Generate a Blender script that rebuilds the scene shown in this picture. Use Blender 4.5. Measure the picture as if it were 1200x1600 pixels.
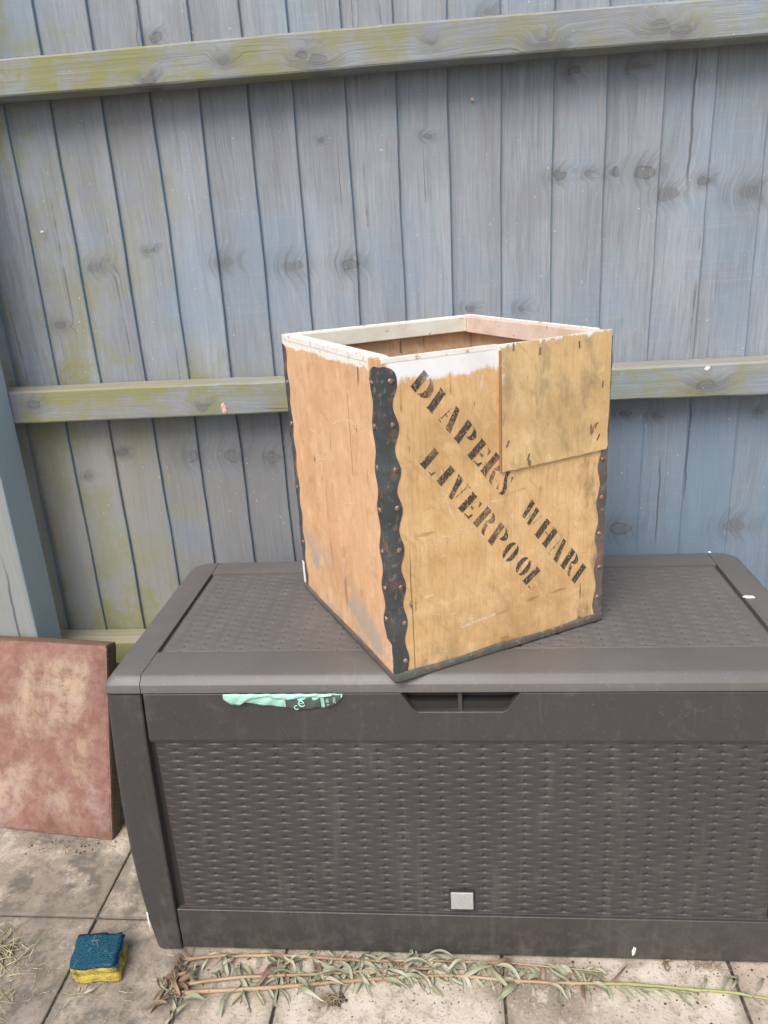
import bpy, bmesh, math, random
import numpy as np
from mathutils import Vector, Matrix, Euler

random.seed(7); rng = np.random.default_rng(7)
for o in list(bpy.data.objects): bpy.data.objects.remove(o)
scene = bpy.context.scene
COL = scene.collection
R = math.radians

# ------------------------------------------------------------------ camera
CAM = Vector((-0.0010, -1.0485, 1.2436))
PITCH, ROLL, YAW = -0.34101, -0.05890, 0.09791
cp, sp, cy, sy = math.cos(PITCH), math.sin(PITCH), math.cos(YAW), math.sin(YAW)
fwd = Vector((-sy*cp, cy*cp, sp)); rgt = Vector((cy, sy, 0)); up = rgt.cross(fwd)
cr, sr = math.cos(ROLL), math.sin(ROLL)
r2 = cr*rgt + sr*up; u2 = -sr*rgt + cr*up
cam = bpy.data.cameras.new('camera'); camo = bpy.data.objects.new('camera', cam); COL.objects.link(camo)
mw = Matrix((( r2.x, u2.x, -fwd.x, CAM.x), (r2.y, u2.y, -fwd.y, CAM.y), (r2.z, u2.z, -fwd.z, CAM.z), (0, 0, 0, 1)))
camo.matrix_world = mw
cam.sensor_fit = 'VERTICAL'; cam.sensor_height = 36; cam.lens = 36*1191.07/1600
cam.clip_start = 0.02; cam.clip_end = 500
scene.camera = camo
scene.render.resolution_x, scene.render.resolution_y = 768, 1024

# ------------------------------------------------------------------ sky, sun, exposure
SUN_EL, SUN_AZ = R(50), R(200)        # compass azimuth: behind the camera, to its left
w = bpy.data.worlds.new('World'); scene.world = w; w.use_nodes = True
nt = w.node_tree; nt.nodes.clear()
sky = nt.nodes.new('ShaderNodeTexSky'); sky.sky_type = 'NISHITA'; sky.sun_disc = False
sky.sun_elevation = SUN_EL; sky.sun_rotation = SUN_AZ; sky.dust_density = 4.0; sky.air_density = 1.0; sky.ozone_density = 1.0
bg = nt.nodes.new('ShaderNodeBackground'); bg.inputs[1].default_value = 0.12
wo = nt.nodes.new('ShaderNodeOutputWorld')
nt.links.new(sky.outputs[0], bg.inputs[0]); nt.links.new(bg.outputs[0], wo.inputs[0])
sun = bpy.data.lights.new('sun', 'SUN'); sun.energy = 1.5; sun.angle = R(38); sun.color = (1.0, 0.95, 0.87)
suno = bpy.data.objects.new('sun', sun); COL.objects.link(suno)
sd = Vector((math.sin(SUN_AZ)*math.cos(SUN_EL), math.cos(SUN_AZ)*math.cos(SUN_EL), math.sin(SUN_EL)))
suno.rotation_euler = sd.to_track_quat('Z', 'Y').to_euler()
vs = scene.view_settings; vs.view_transform = 'Standard'; vs.look = 'None'; vs.gamma = 1; vs.use_curve_mapping = False
vs.exposure = 0.75
scene.cycles.max_bounces = 5; scene.cycles.diffuse_bounces = 3; scene.cycles.glossy_bounces = 2

# ------------------------------------------------------------------ node helper
class Mat:
    def __init__(s, name):
        s.m = bpy.data.materials.new(name); s.m.use_nodes = True; s.t = s.m.node_tree; s.t.nodes.clear()
        s.out = s.t.nodes.new('ShaderNodeOutputMaterial'); s.b = s.t.nodes.new('ShaderNodeBsdfPrincipled')
        s.t.links.new(s.b.outputs[0], s.out.inputs[0])
        s._tc = None
    def n(s, ty, **kw):
        nd = s.t.nodes.new(ty)
        for k, v in kw.items(): setattr(nd, k, v)
        return nd
    def put(s, sock, v):
        if hasattr(v, 'is_output'): s.t.links.new(v, sock)
        elif isinstance(v, (tuple, list)):
            if len(v) == 3 and len(sock.default_value) == 4: v = (*v, 1)
            sock.default_value = v
        else: sock.default_value = v
    def obj(s):
        if not s._tc: s._tc = s.n('ShaderNodeTexCoord')
        return s._tc.outputs['Object']
    def pos(s): return s.n('ShaderNodeNewGeometry').outputs['Position']
    def rand(s): return s.n('ShaderNodeObjectInfo').outputs['Random']
    def xyz(s, v):
        q = s.n('ShaderNodeSeparateXYZ'); s.put(q.inputs[0], v); return q.outputs
    def comb(s, x, y, z):
        q = s.n('ShaderNodeCombineXYZ'); s.put(q.inputs[0], x); s.put(q.inputs[1], y); s.put(q.inputs[2], z); return q.outputs[0]
    def vm(s, op, a, b):
        q = s.n('ShaderNodeVectorMath', operation=op); s.put(q.inputs[0], a); s.put(q.inputs[1], b); return q.outputs[0]
    def mt(s, op, a, b=0.0, c=0.0, clamp=False):
        q = s.n('ShaderNodeMath', operation=op, use_clamp=clamp); s.put(q.inputs[0], a); s.put(q.inputs[1], b); s.put(q.inputs[2], c); return q.outputs[0]
    def rndvec(s, v):            # offset coordinates by the object's random number
        r = s.rand(); return s.vm('ADD', v, s.comb(s.mt('MULTIPLY', r, 37.1), s.mt('MULTIPLY', r, 91.7), s.mt('MULTIPLY', r, 53.3)))
    def noise(s, v, scale=5, detail=4, rough=.55, dist=0, stretch=None):
        if stretch: v = s.vm('MULTIPLY', v, stretch)
        q = s.n('ShaderNodeTexNoise'); s.put(q.inputs['Vector'], v); q.inputs['Scale'].default_value = scale
        q.inputs['Detail'].default_value = detail; q.inputs['Roughness'].default_value = rough; q.inputs['Distortion'].default_value = dist
        return q.outputs[0]
    def voro(s, v, scale=5, stretch=None, feature='F1'):
        if stretch: v = s.vm('MULTIPLY', v, stretch)
        q = s.n('ShaderNodeTexVoronoi', feature=feature); s.put(q.inputs['Vector'], v); q.inputs['Scale'].default_value = scale
        return q.outputs[0]
    def ramp(s, f, stops):
        q = s.n('ShaderNodeValToRGB'); s.put(q.inputs[0], f); e = q.color_ramp.elements
        while len(e) < len(stops): e.new(.5)
        for el, (p, c) in zip(e, stops):
            el.position = p; el.color = (c, c, c, 1) if not isinstance(c, (tuple, list)) else (*c, 1)
        return q.outputs[0]
    def step(s, f, a, b):        # smooth 0..1
        q = s.n('ShaderNodeMapRange', interpolation_type='SMOOTHSTEP'); s.put(q.inputs[0], f); s.put(q.inputs[1], a); s.put(q.inputs[2], b)
        return q.outputs[0]
    def mix(s, f, a, b, mode='MIX'):
        q = s.n('ShaderNodeMix', data_type='RGBA', blend_type=mode); s.put(q.inputs[0], f); s.put(q.inputs[6], a); s.put(q.inputs[7], b); return q.outputs[2]
    def bump(s, h, strength=.5, dist=.002, prev=None):
        q = s.n('ShaderNodeBump'); q.inputs['Strength'].default_value = strength; q.inputs['Distance'].default_value = dist
        s.put(q.inputs['Height'], h)
        if prev: s.put(q.inputs['Normal'], prev)
        return q.outputs[0]
    def fin(s, col, rough=.7, normal=None, spec=None, metal=None):
        s.put(s.b.inputs['Base Color'], col); s.put(s.b.inputs['Roughness'], rough)
        if normal: s.put(s.b.inputs['Normal'], normal)
        if spec is not None: s.put(s.b.inputs['Specular IOR Level'], spec)
        if metal is not None: s.put(s.b.inputs['Metallic'], metal)
        return s.m
    def alpha(s, f):             # worn print: see-through where f = 0
        tr = s.n('ShaderNodeBsdfTransparent'); mx = s.n('ShaderNodeMixShader'); s.put(mx.inputs[0], f)
        s.t.links.new(tr.outputs[0], mx.inputs[1]); s.t.links.new(s.b.outputs[0], mx.inputs[2]); s.t.links.new(mx.outputs[0], s.out.inputs[0])
        return s.m

def srgb(r, g, b):
    f = lambda c: (c/255/12.92) if c/255 <= .04045 else ((c/255+.055)/1.055)**2.4
    return (f(r), f(g), f(b))

# ------------------------------------------------------------------ materials
def wood_fence(name, along, green=0.0, post=False, edge=False, rail=False):
    m = Mat(name); P = m.pos(); o = m.rndvec(m.obj()); q = m.xyz(P); Z = along == 'z'
    # knots: sparse cells; rings inside, the grain flows round them
    wob = m.noise(P, 30, 3)
    Ps = m.vm('ADD', m.vm('MULTIPLY', P, (4.3, 0, 7.0)), m.comb(m.mt('MULTIPLY', wob, .13), 0, m.mt('MULTIPLY', wob, .16)))
    kv = None
    for (kx, kz, ks) in (KNOTS_RAIL if rail else KNOTS_BOARD):
        dn = m.n('ShaderNodeVectorMath', operation='DISTANCE'); m.put(dn.inputs[0], Ps); m.put(dn.inputs[1], (kx*4.3+.065, 0, kz*7.0+.08))
        d1 = m.mt('MULTIPLY', dn.outputs['Value'], 1/(ks*.80))
        kv = d1 if kv is None else m.mt('MINIMUM', kv, d1)
    kn = m.step(kv, .085, .050); halo = m.step(kv, .32, .04)
    warp = m.noise(o, 3.0, 2, .5, stretch=(1, 1, .45) if Z else (.45, 1, 1))
    sh = m.mt('ADD', m.mt('MULTIPLY', warp, .055), m.mt('MULTIPLY', halo, .022))
    oz = m.vm('ADD', o, m.comb(sh, 0, sh))
    g1 = m.noise(oz, 95, 3, .68, stretch=(1, 1, .022) if Z else (.022, 1, 1))
    g2 = m.noise(oz, 330, 2, .75, stretch=(1, 1, .04) if Z else (.04, 1, 1))
    g3 = m.noise(o, 10, 4, .65, stretch=(1, 1, .16) if Z else (.16, 1, 1))
    saw = m.noise(o, 150, 2, .6, stretch=(.05, .05, 1) if Z else (1, .05, .35))
    big = m.noise(P, 3.0, 5, .65)
    col = m.ramp(g3, [(.24, (.185, .207, .24)), (.5, (.248, .28, .325)), (.76, (.325, .362, .412))])
    col = m.mix(m.mt('MULTIPLY', m.step(g1, .50, .64), .30), col, (.125, .14, .165))
    col = m.mix(m.mt('MULTIPLY', m.step(g2, .50, .66), .30), col, (.40, .435, .48))
    col = m.mix(m.mt('MULTIPLY', m.step(g2, .46, .32), .30), col, (.13, .145, .17))
    col = m.mix(m.mt('MULTIPLY', m.mt('MULTIPLY', m.step(saw, .54, .70), m.step(big, .58, .42)), .13), col, (.46, .48, .50))
    col = m.mix(m.mt('MULTIPLY', m.step(big, .48, .68), .40), col, (.20, .198, .205))
    rv = m.rand()
    col = m.mix(m.mt('MULTIPLY', rv, .30), col, (.20, .205, .22))
    col = m.mix(m.mt('MULTIPLY', m.step(big, .54, .36), .50), col, (.195, .275, .355))
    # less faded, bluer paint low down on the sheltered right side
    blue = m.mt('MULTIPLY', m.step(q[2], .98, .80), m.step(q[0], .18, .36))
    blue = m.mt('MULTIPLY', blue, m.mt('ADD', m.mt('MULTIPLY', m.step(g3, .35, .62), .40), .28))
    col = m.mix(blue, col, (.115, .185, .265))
    # darker grey boards between the rails low on the left
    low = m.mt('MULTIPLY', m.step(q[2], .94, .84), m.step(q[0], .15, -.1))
    col = m.mix(m.mt('MULTIPLY', low, .48), col, m.mix(m.step(q[0], -.62, -.82), (.15, .15, .155), (.27, .25, .18)))  # yellowish tone at the far left paints in the patch of light there
    # green algae, strongest to the left and just above the rails; at left it also stands in for yellowish light
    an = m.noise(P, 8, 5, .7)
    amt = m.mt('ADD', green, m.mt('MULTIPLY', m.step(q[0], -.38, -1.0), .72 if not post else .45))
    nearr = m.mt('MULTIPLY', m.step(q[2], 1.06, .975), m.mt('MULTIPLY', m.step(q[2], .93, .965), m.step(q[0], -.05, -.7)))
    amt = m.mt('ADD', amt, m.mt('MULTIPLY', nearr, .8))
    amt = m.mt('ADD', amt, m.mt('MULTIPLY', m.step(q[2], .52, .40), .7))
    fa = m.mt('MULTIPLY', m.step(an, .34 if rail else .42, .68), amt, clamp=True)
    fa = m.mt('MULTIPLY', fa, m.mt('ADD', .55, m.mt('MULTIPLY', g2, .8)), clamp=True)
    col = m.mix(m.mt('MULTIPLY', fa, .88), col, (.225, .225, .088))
    # knots
    ring = m.mt('SINE', m.mt('MULTIPLY', m.mt('ADD', kv, m.mt('MULTIPLY', g3, .03)), 300))
    col = m.mix(m.mt('MULTIPLY', halo, m.mt('ADD', .25, m.mt('MULTIPLY', m.step(g1, .42, .58), .38))), col, (.115, .128, .142))
    col = m.mix(m.mt('MULTIPLY', kn, .6), col, m.mix(m.step(ring, -.8, .9), (.11, .11, .112), (.17, .175, .18)))
    edgek = m.mt('MULTIPLY', m.step(kv, .100, .082), m.step(kv, .060, .078))
    col = m.mix(m.mt('MULTIPLY', m.mt('MULTIPLY', edgek, m.step(g3, .40, .60)), .45), col, (.05, .048, .046))
    # hairline checks in the wood
    ck = m.mt('MULTIPLY', m.step(m.noise(oz, 100, 1, .5, stretch=(1, 1, .014) if Z else (.014, 1, 1)), .71, .735), m.step(big, .47, .56))
    col = m.mix(m.mt('MULTIPLY', ck, .45), col, (.045, .045, .048))
    if Z and not post:
        for (x0_, z0_, z1_, w_) in SPLITS:
            dx = m.mt('ABSOLUTE', m.mt('SUBTRACT', q[0], m.mt('ADD', x0_-.012, m.mt('MULTIPLY', m.noise(m.comb(0, 0, q[2]), 7, 3), .024))))
            mk = m.mt('MULTIPLY', m.step(dx, w_, w_*.3), m.mt('MULTIPLY', m.step(q[2], z0_, z0_+.06), m.step(q[2], z1_, z1_-.06)))
            col = m.mix(m.mt('MULTIPLY', mk, .65), col, (.05, .052, .055))
    fl = m.step(m.noise(P, 150, 1, .6), .755, .79)
    col = m.mix(m.mt('MULTIPLY', fl, .55), col, (.6, .58, .54))
    if rail:
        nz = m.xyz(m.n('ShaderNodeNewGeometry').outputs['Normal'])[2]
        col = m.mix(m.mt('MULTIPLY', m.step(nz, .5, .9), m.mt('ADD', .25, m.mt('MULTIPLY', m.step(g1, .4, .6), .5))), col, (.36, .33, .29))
    if post:
        oo = m.xyz(m.obj())
        cl = m.mt('ABSOLUTE', m.mt('SUBTRACT', oo[0], m.mt('MULTIPLY', m.noise(m.comb(0, 0, oo[2]), 6, 3), .03)))
        cr_ = m.mt('MULTIPLY', m.step(cl, .004, .0015), m.step(oo[2], .66, .52))
        col = m.mix(cr_, col, (.03, .03, .03))
        col = m.mix(.35, col, (.25, .30, .34))
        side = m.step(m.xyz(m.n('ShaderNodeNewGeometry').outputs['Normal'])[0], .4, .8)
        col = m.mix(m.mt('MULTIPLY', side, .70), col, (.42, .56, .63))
    if edge:
        col = m.mix(m.mt('MULTIPLY', m.step(an, .36, .60), .8), col, (.13, .26, .38))
    h = m.mt('ADD', m.mt('MULTIPLY', g1, .8), m.mt('MULTIPLY', g2, .5))
    h = m.mt('ADD', h, m.mt('MULTIPLY', saw, .15))
    return m.fin(col, .82, m.bump(h, .75, .0018), .25)

def on_y(px, py, yv):
    ray = fwd*1191.07+r2*(px-600)-u2*(py-800); t = (yv-CAM.y)/ray.y; return CAM+ray*t
YF, YB = .566, .641          # front of the rails, face of the boards
KNOTS_BOARD = [(on_y(x, y, YB-.004).x, on_y(x, y, YB-.004).z, s_) for x, y, s_ in (
    (148, 418, 1.1), (354, 410, 1.2), (455, 415, 1.4), (548, 412, 1.1), (232, 392, .6), (92, 508, .8), (872, 275, .9), (919, 271, .6), (955, 270, .6), (1008, 269, 1.3), (1044, 303, 1.2), (1100, 282, .8), (1168, 300, 1.4),
    (898, 110, .7), (991, 104, .7), (669, 212, .6), (502, 219, .5), (735, 482, .7), (816, 482, .7), (296, 712, 1.5), (364, 712, 1.4), (422, 716, 1.4), (190, 708, .8), (968, 826, 1.5), (1148, 822, 1.5), (975, 648, .7), (1024, 652, .6), (1186, 645, .6), (138, 745, .6), (240, 60, .8), (760, 20, .7), (1500, 400, 1.2), (-200, 500, 1.2))]
SPLITS = [(on_y(1081, 200, YB-.004).x, on_y(1081, 310, YB).z, on_y(1081, 60, YB).z, .0035), (on_y(1076, 700, YB-.004).x, on_y(1076, 790, YB).z, on_y(1076, 600, YB).z, .0030), (on_y(1028, 790, YB-.004).x, on_y(1028, 860, YB).z, on_y(1028, 700, YB).z, .0025)]
KNOTS_RAIL = [(on_y(x, y, YF).x, on_y(x, y, YF).z, s_) for x, y, s_ in ((497, 94, 1.1), (470, 88, .7), (1064, 52, 1.1), (1030, 42, 1.2), (876, 74, .7), (850, 70, 1.1), (672, 66, .6), (350, 92, .7), (232, 126, .8), (52, 632, 1.0), (316, 636, .9), (1104, 604, 1.3), (1500, 30, 1.0))]
M = {}
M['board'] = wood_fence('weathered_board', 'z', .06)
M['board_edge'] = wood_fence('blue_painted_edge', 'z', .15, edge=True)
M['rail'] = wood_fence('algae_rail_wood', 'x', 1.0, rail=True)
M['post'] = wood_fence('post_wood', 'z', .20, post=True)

def plastic(name, dust_sheen, k=1.0):
    m = Mat(name); P = m.pos(); q = m.xyz(P)
    big = m.noise(P, 4, 3, .55); fine = m.noise(P, 130, 3, .72)
    col = m.ramp(big, [(.3, (.050*k, .0465*k, .0455*k)), (.7, (.058*k, .054*k, .053*k))])
    col = m.mix(m.mt('ADD', dust_sheen, m.mt('MULTIPLY', m.step(big, .35, .70), dust_sheen*.25)), col, (.20, .192, .185))
    col = m.mix(m.mt('MULTIPLY', m.step(fine, .55, .72), .07+dust_sheen*.22), col, (.30, .285, .27))
    col = m.mix(m.mt('MULTIPLY', m.step(m.noise(P, 300, 1, .5), .785, .81), .35), col, (.5, .48, .45))
    col = m.mix(m.mt('MULTIPLY', m.step(q[2], .13, .0), m.mt('MULTIPLY', m.step(m.noise(P, 30, 4, .7), .42, .66), .30)), col, (.16, .14, .115))
    stk = m.noise(P, 34, 4, .7, .3, stretch=(1, 1, .12)); wip = m.noise(P, 16, 5, .72, .8)
    col = m.mix(m.mt('ADD', m.mt('MULTIPLY', m.step(stk, .54, .70), .10), m.mt('MULTIPLY', m.step(wip, .55, .72), .12)), col, (.24, .22, .20))
    return m.fin(col, m.mt('ADD', .40, m.mt('MULTIPLY', fine, .15)), m.bump(m.noise(P, 1000, 2, .6), .22, .0006), .5)
M['plastic'] = plastic('brown_plastic', .03, .80)
M['plastic_woven'] = plastic('brown_woven_plastic', .04, .80)
M['plastic_lid'] = plastic('dusty_skylit_lid_plastic', .38, 1.15)  # lighter lid: real dust plus sky sheen painted into the colour
m = Mat('dark_recess'); M['dark'] = m.fin((.02, .019, .018), .8)
m = Mat('badge_grey'); M['badge'] = m.fin(m.mix(m.noise(m.obj(), 200, 3), (.30, .31, .30), (.40, .41, .40)), .45, m.bump(m.noise(m.obj(), 500, 2), .2, .0004))

def plywood(name, base, light, dark, kind):
    m = Mat(name); o = m.obj(); q = m.xyz(o)
    w1 = m.noise(o, 4, 3, .5, stretch=(1, 1, .5))
    oz = m.vm('ADD', o, m.comb(m.mt('MULTIPLY', w1, .06), m.mt('MULTIPLY', w1, .06), 0))
    g1 = m.noise(oz, 34, 4, .62, stretch=(1, 1, .045)); g2 = m.noise(oz, 260, 3, .65, stretch=(1, 1, .05))
    g3 = m.noise(o, 7, 5, .62); g4 = m.noise(o, 24, 5, .7)
    col = m.mix(m.mt('ADD', m.mt('MULTIPLY', m.step(g1, .35, .68), .30), m.mt('MULTIPLY', m.step(g4, .35, .65), .60)), base, light)
    col = m.mix(m.mt('MULTIPLY', m.step(g2, .48, .66), .38), col, dark)
    col = m.mix(m.mt('MULTIPLY', m.step(g3, .44, .68), .50), col, dark)
    dg = m.noise(m.vm('ADD', o, m.comb(m.mt('MULTIPLY', q[2], .6), 0, 0)), 20, 5, .72, .6, stretch=(1.7, 1.7, .8))
    col = m.mix(m.mt('MULTIPLY', m.step(dg, .50, .68), .34), col, m.mix(.5, dark, (.20, .15, .09)))
    col = m.mix(m.mt('MULTIPLY', m.step(g4, .54, .68), .42), col, tuple(c*1.12 for c in light))
    hs = m.noise(o, 300, 2, .7); col = m.mix(m.mt('MULTIPLY', m.step(hs, .58, .70), .35), col, dark)
    # dark pores, short vertical dashes
    po = m.step(m.noise(oz, 120, 2, .5, stretch=(1, 1, .12)), .70, .735)
    col = m.mix(m.mt('MULTIPLY', po, m.mt('MULTIPLY', m.step(m.noise(o, 9, 3), .40, .60), .75)), col, (.10, .05, .025))
    wn = m.mt('ADD', m.mt('MULTIPLY', m.noise(o, 26, 4, .7), .034), m.mt('MULTIPLY', m.noise(o, 130, 3, .6, stretch=(1, 1, .2)), .016))
    if kind == 'front':
        # smeared grey dirt, right edge and along the bottom
        s1 = m.mt('MULTIPLY', m.step(m.noise(o, 10, 5, .7, stretch=(1.6, 1, .7)), .47, .68), m.mt('ADD', .18, m.mt('ADD', m.mt('MULTIPLY', m.step(q[0], .28, .40), .80), m.mt('MULTIPLY', m.step(q[2], .06, .0), .4))))
        col = m.mix(s1, col, (.13, .105, .07))
        # brown scrape marks across the face
        sc = m.mt('MULTIPLY', m.step(m.noise(o, 17, 4, .6, 1.0, stretch=(.45, 1, 2.2)), .60, .70), m.step(m.noise(o, 4.3, 2), .46, .6))
        col = m.mix(m.mt('MULTIPLY', sc, .6), col, (.23, .115, .045))
        sw = m.step(m.noise(o, 48, 4, .7, stretch=(.5, 1, 2)), .62, .70)
        col = m.mix(m.mt('MULTIPLY', sw, .55), col, (.74, .62, .42))
        wb = m.mt('ADD', .437, wn)
        wp = m.mt('MULTIPLY', m.step(q[2], wb, m.mt('ADD', wb, .010)), m.step(q[0], .008, .016))
        wp = m.mt('MULTIPLY', wp, m.step(m.noise(o, 90, 4, .7), .28, .36))
        col = m.mix(wp, col, m.mix(m.step(m.noise(o, 14, 3), .4, .7), (.80, .82, .83), (.72, .72, .70)))
        # crack lines in the veneer
        ckx = m.mt('ABSOLUTE', m.mt('SUBTRACT', q[0], m.mt('ADD', .031, m.mt('MULTIPLY', m.noise(m.comb(0, 0, q[2]), 9, 3), .006))))
        col = m.mix(m.mt('MULTIPLY', m.mt('MULTIPLY', m.step(ckx, .0012, .0004), m.step(q[2], .24, .18)), .8), col, (.10, .055, .03))
    if kind == 'patch':
        s1 = m.mt('MULTIPLY', m.step(m.noise(o, 9, 5, .72, stretch=(1.5, 1, .7)), .46, .72), .55)
        col = m.mix(s1, col, (.16, .135, .10))
        wb = m.mt('ADD', .472, wn)
        col = m.mix(m.mt('MULTIPLY', m.mt('MULTIPLY', m.step(q[2], wb, m.mt('ADD', wb, .006)), m.step(m.noise(o, 70, 4, .7), .36, .46)), .9), col, (.80, .81, .81))
        wl = m.mt('MULTIPLY', m.step(q[0], .203, .196), m.step(q[2], .43, .47))
        col = m.mix(m.mt('MULTIPLY', wl, m.step(m.noise(o, 60, 4), .42, .55)), col, (.80, .80, .78))
        sp_ = m.mt('MULTIPLY', m.step(m.noise(o, 60, 2, .5, stretch=(1, 1, .45)), .70, .74), .8)
        col = m.mix(sp_, col, (.12, .06, .03))
    if kind == 'left':
        s1 = m.mt('MULTIPLY', m.step(m.noise(o, 11, 4, .6), .46, .60), m.step(m.mt('ADD', q[2], m.mt('MULTIPLY', q[1], -.16)), .115, .02))
        col = m.mix(m.mt('MULTIPLY', s1, .9), col, (.38, .335, .285))
        dk = m.mt('MULTIPLY', m.step(m.noise(o, 26, 3, .6, stretch=(1, 1, .18)), .60, .70), m.step(m.noise(o, 6, 2), .48, .62))
        col = m.mix(m.mt('MULTIPLY', dk, .55), col, (.20, .085, .035))
        for (vy, z0, z1, ww) in ((.072, .452, .492, .004), (.20, .478, .497, .0025), (.265, .478, .495, .002), (.118, .30, .445, .0012), (.29, .285, .305, .006), (.262, .258, .275, .0035)):
            dx = m.mt('ABSOLUTE', m.mt('SUBTRACT', q[1], m.mt('ADD', vy-.004, m.mt('MULTIPLY', m.noise(m.comb(0, 0, q[2]), 30, 3), .008))))
            mk = m.mt('MULTIPLY', m.step(dx, ww, ww*.35), m.mt('MULTIPLY', m.step(q[2], z0, z0+.012), m.step(q[2], z1, z1-.012)))
            col = m.mix(m.mt('MULTIPLY', mk, .75), col, (.07, .03, .015))
        wb = m.mt('ADD', .464, m.mt('MULTIPLY', wn, .7))
        col = m.mix(m.mt('MULTIPLY', m.step(q[2], wb, m.mt('ADD', wb, .003)), m.mt('MULTIPLY', m.step(q[1], .028, .04), m.step(m.noise(o, 70, 4, .7), .34, .42))), col, (.80, .76, .70))
    h = m.mt('ADD', m.mt('MULTIPLY', g1, .4), m.mt('MULTIPLY', g2, .5))
    return m.fin(col, .62, m.bump(h, .35, .0008), .35)
M['ply_front'] = plywood('plywood_honey', (.62, .39, .175), (.72, .50, .265), (.47, .27, .105), 'front')
M['ply_left'] = plywood('plywood_pinkish', (.655, .395, .22), (.73, .48, .295), (.54, .29, .14), 'left')
M['ply_in'] = plywood('plywood_inside', (.60, .40, .24), (.71, .51, .34), (.46, .28, .16), 'in')
M['ply_patch'] = plywood('plywood_patch', (.60, .41, .195), (.70, .51, .275), (.45, .285, .12), 'patch')

m = Mat('old_white_paint'); o = m.obj()
col = m.mix(m.step(m.noise(o, 18, 5, .7), .35, .7), (.82, .81, .78), (.72, .70, .64))
col = m.mix(m.mt('MULTIPLY', m.step(m.noise(o, 75, 4, .7), .58, .64), .8), col, (.42, .24, .13))
M['white'] = m.fin(col, .55, m.bump(m.noise(o, 90, 4), .4, .001))
m = Mat('pinkish_white_paint'); o = m.obj()
col = m.mix(m.step(m.noise(o, 18, 5, .7), .35, .7), (.72, .58, .50), (.60, .45, .36))
col = m.mix(m.mt('MULTIPLY', m.step(m.noise(o, 75, 4, .7), .62, .70), .7), col, (.36, .17, .08))
M['pinkwhite'] = m.fin(col, .6)
m = Mat('greenish_white_paint'); o = m.obj()
col = m.mix(m.step(m.noise(o, 14, 5, .7), .35, .7), (.68, .68, .60), (.58, .57, .48))
col = m.mix(m.mt('MULTIPLY', m.step(m.noise(o, 60, 4, .7), .63, .70), .8), col, (.33, .20, .10))
M['greenwhite'] = m.fin(col, .6)

def metal(name, base, rustamt):
    m = Mat(name); o = m.rndvec(m.obj())
    n1 = m.noise(o, 22, 5, .68); n2 = m.noise(o, 90, 4, .7)
    col = m.mix(m.step(m.noise(o, 9, 3), .35, .65), base, tuple(c*1.45 for c in base))
    ru = m.step(n1, .62-rustamt, .70-rustamt*.8)
    col = m.mix(m.mt('MULTIPLY', ru, .7), col, m.mix(n2, (.17, .075, .04), (.26, .155, .10)))
    col = m.mix(m.mt('MULTIPLY', m.step(n2, .56, .68), .50), col, (.28, .28, .265))
    sc_ = m.step(m.noise(o, 60, 3, .7, 1.2, stretch=(1, 1, .3)), .60, .66); col = m.mix(m.mt('MULTIPLY', sc_, .5), col, (.24, .17, .12))
    return m.fin(col, .48, m.bump(m.mt('ADD', n1, m.mt('MULTIPLY', n2, .4)), .7, .0022), .45, .15)
M['metal'] = metal('green_black_painted_tin', (.054, .061, .062), .07)
M['metal_rust'] = metal('rusty_brown_tin', (.115, .095, .082), .08)
M['metal_grey'] = metal('dull_green_grey_tin', (.075, .08, .068), .08)
m = Mat('copper_rivet'); o = m.rndvec(m.obj())
M['rivet'] = m.fin(m.mix(m.step(m.noise(o, 250, 3), .35, .6), (.15, .085, .06), (.33, .22, .17)), .45, m.bump(m.noise(o, 400, 2), .5, .001), .5, .35)
def inkmat(name, a, b, c):
    m = Mat(name); o = m.obj()
    f1 = m.step(m.noise(o, 150, 4, .78), a, a+.13); f2 = m.step(m.noise(o, 420, 2, .6, stretch=(1.6, 1, .35)), .30, .46); f3 = m.step(m.noise(o, 20, 3), .30, .50)
    m.fin(m.mix(m.noise(o, 60, 3), (.030, .029, .026), (.070, .064, .055)), .7)
    return m.alpha(m.mt('MULTIPLY', m.mt('MULTIPLY', f1, f2), m.mt('ADD', b, m.mt('MULTIPLY', f3, c))))
M['ink'] = inkmat('stencil_ink', .33, .46, .36)
M['ink_faint'] = inkmat('faded_stencil_ink', .40, .20, .45)
m = Mat('chalk_scratch'); o = m.obj(); m.fin((.86, .70, .54), .8)
M['chalk'] = m.alpha(m.mt('MULTIPLY', m.step(m.noise(o, 130, 3, .7), .30, .56), .62))

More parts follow.
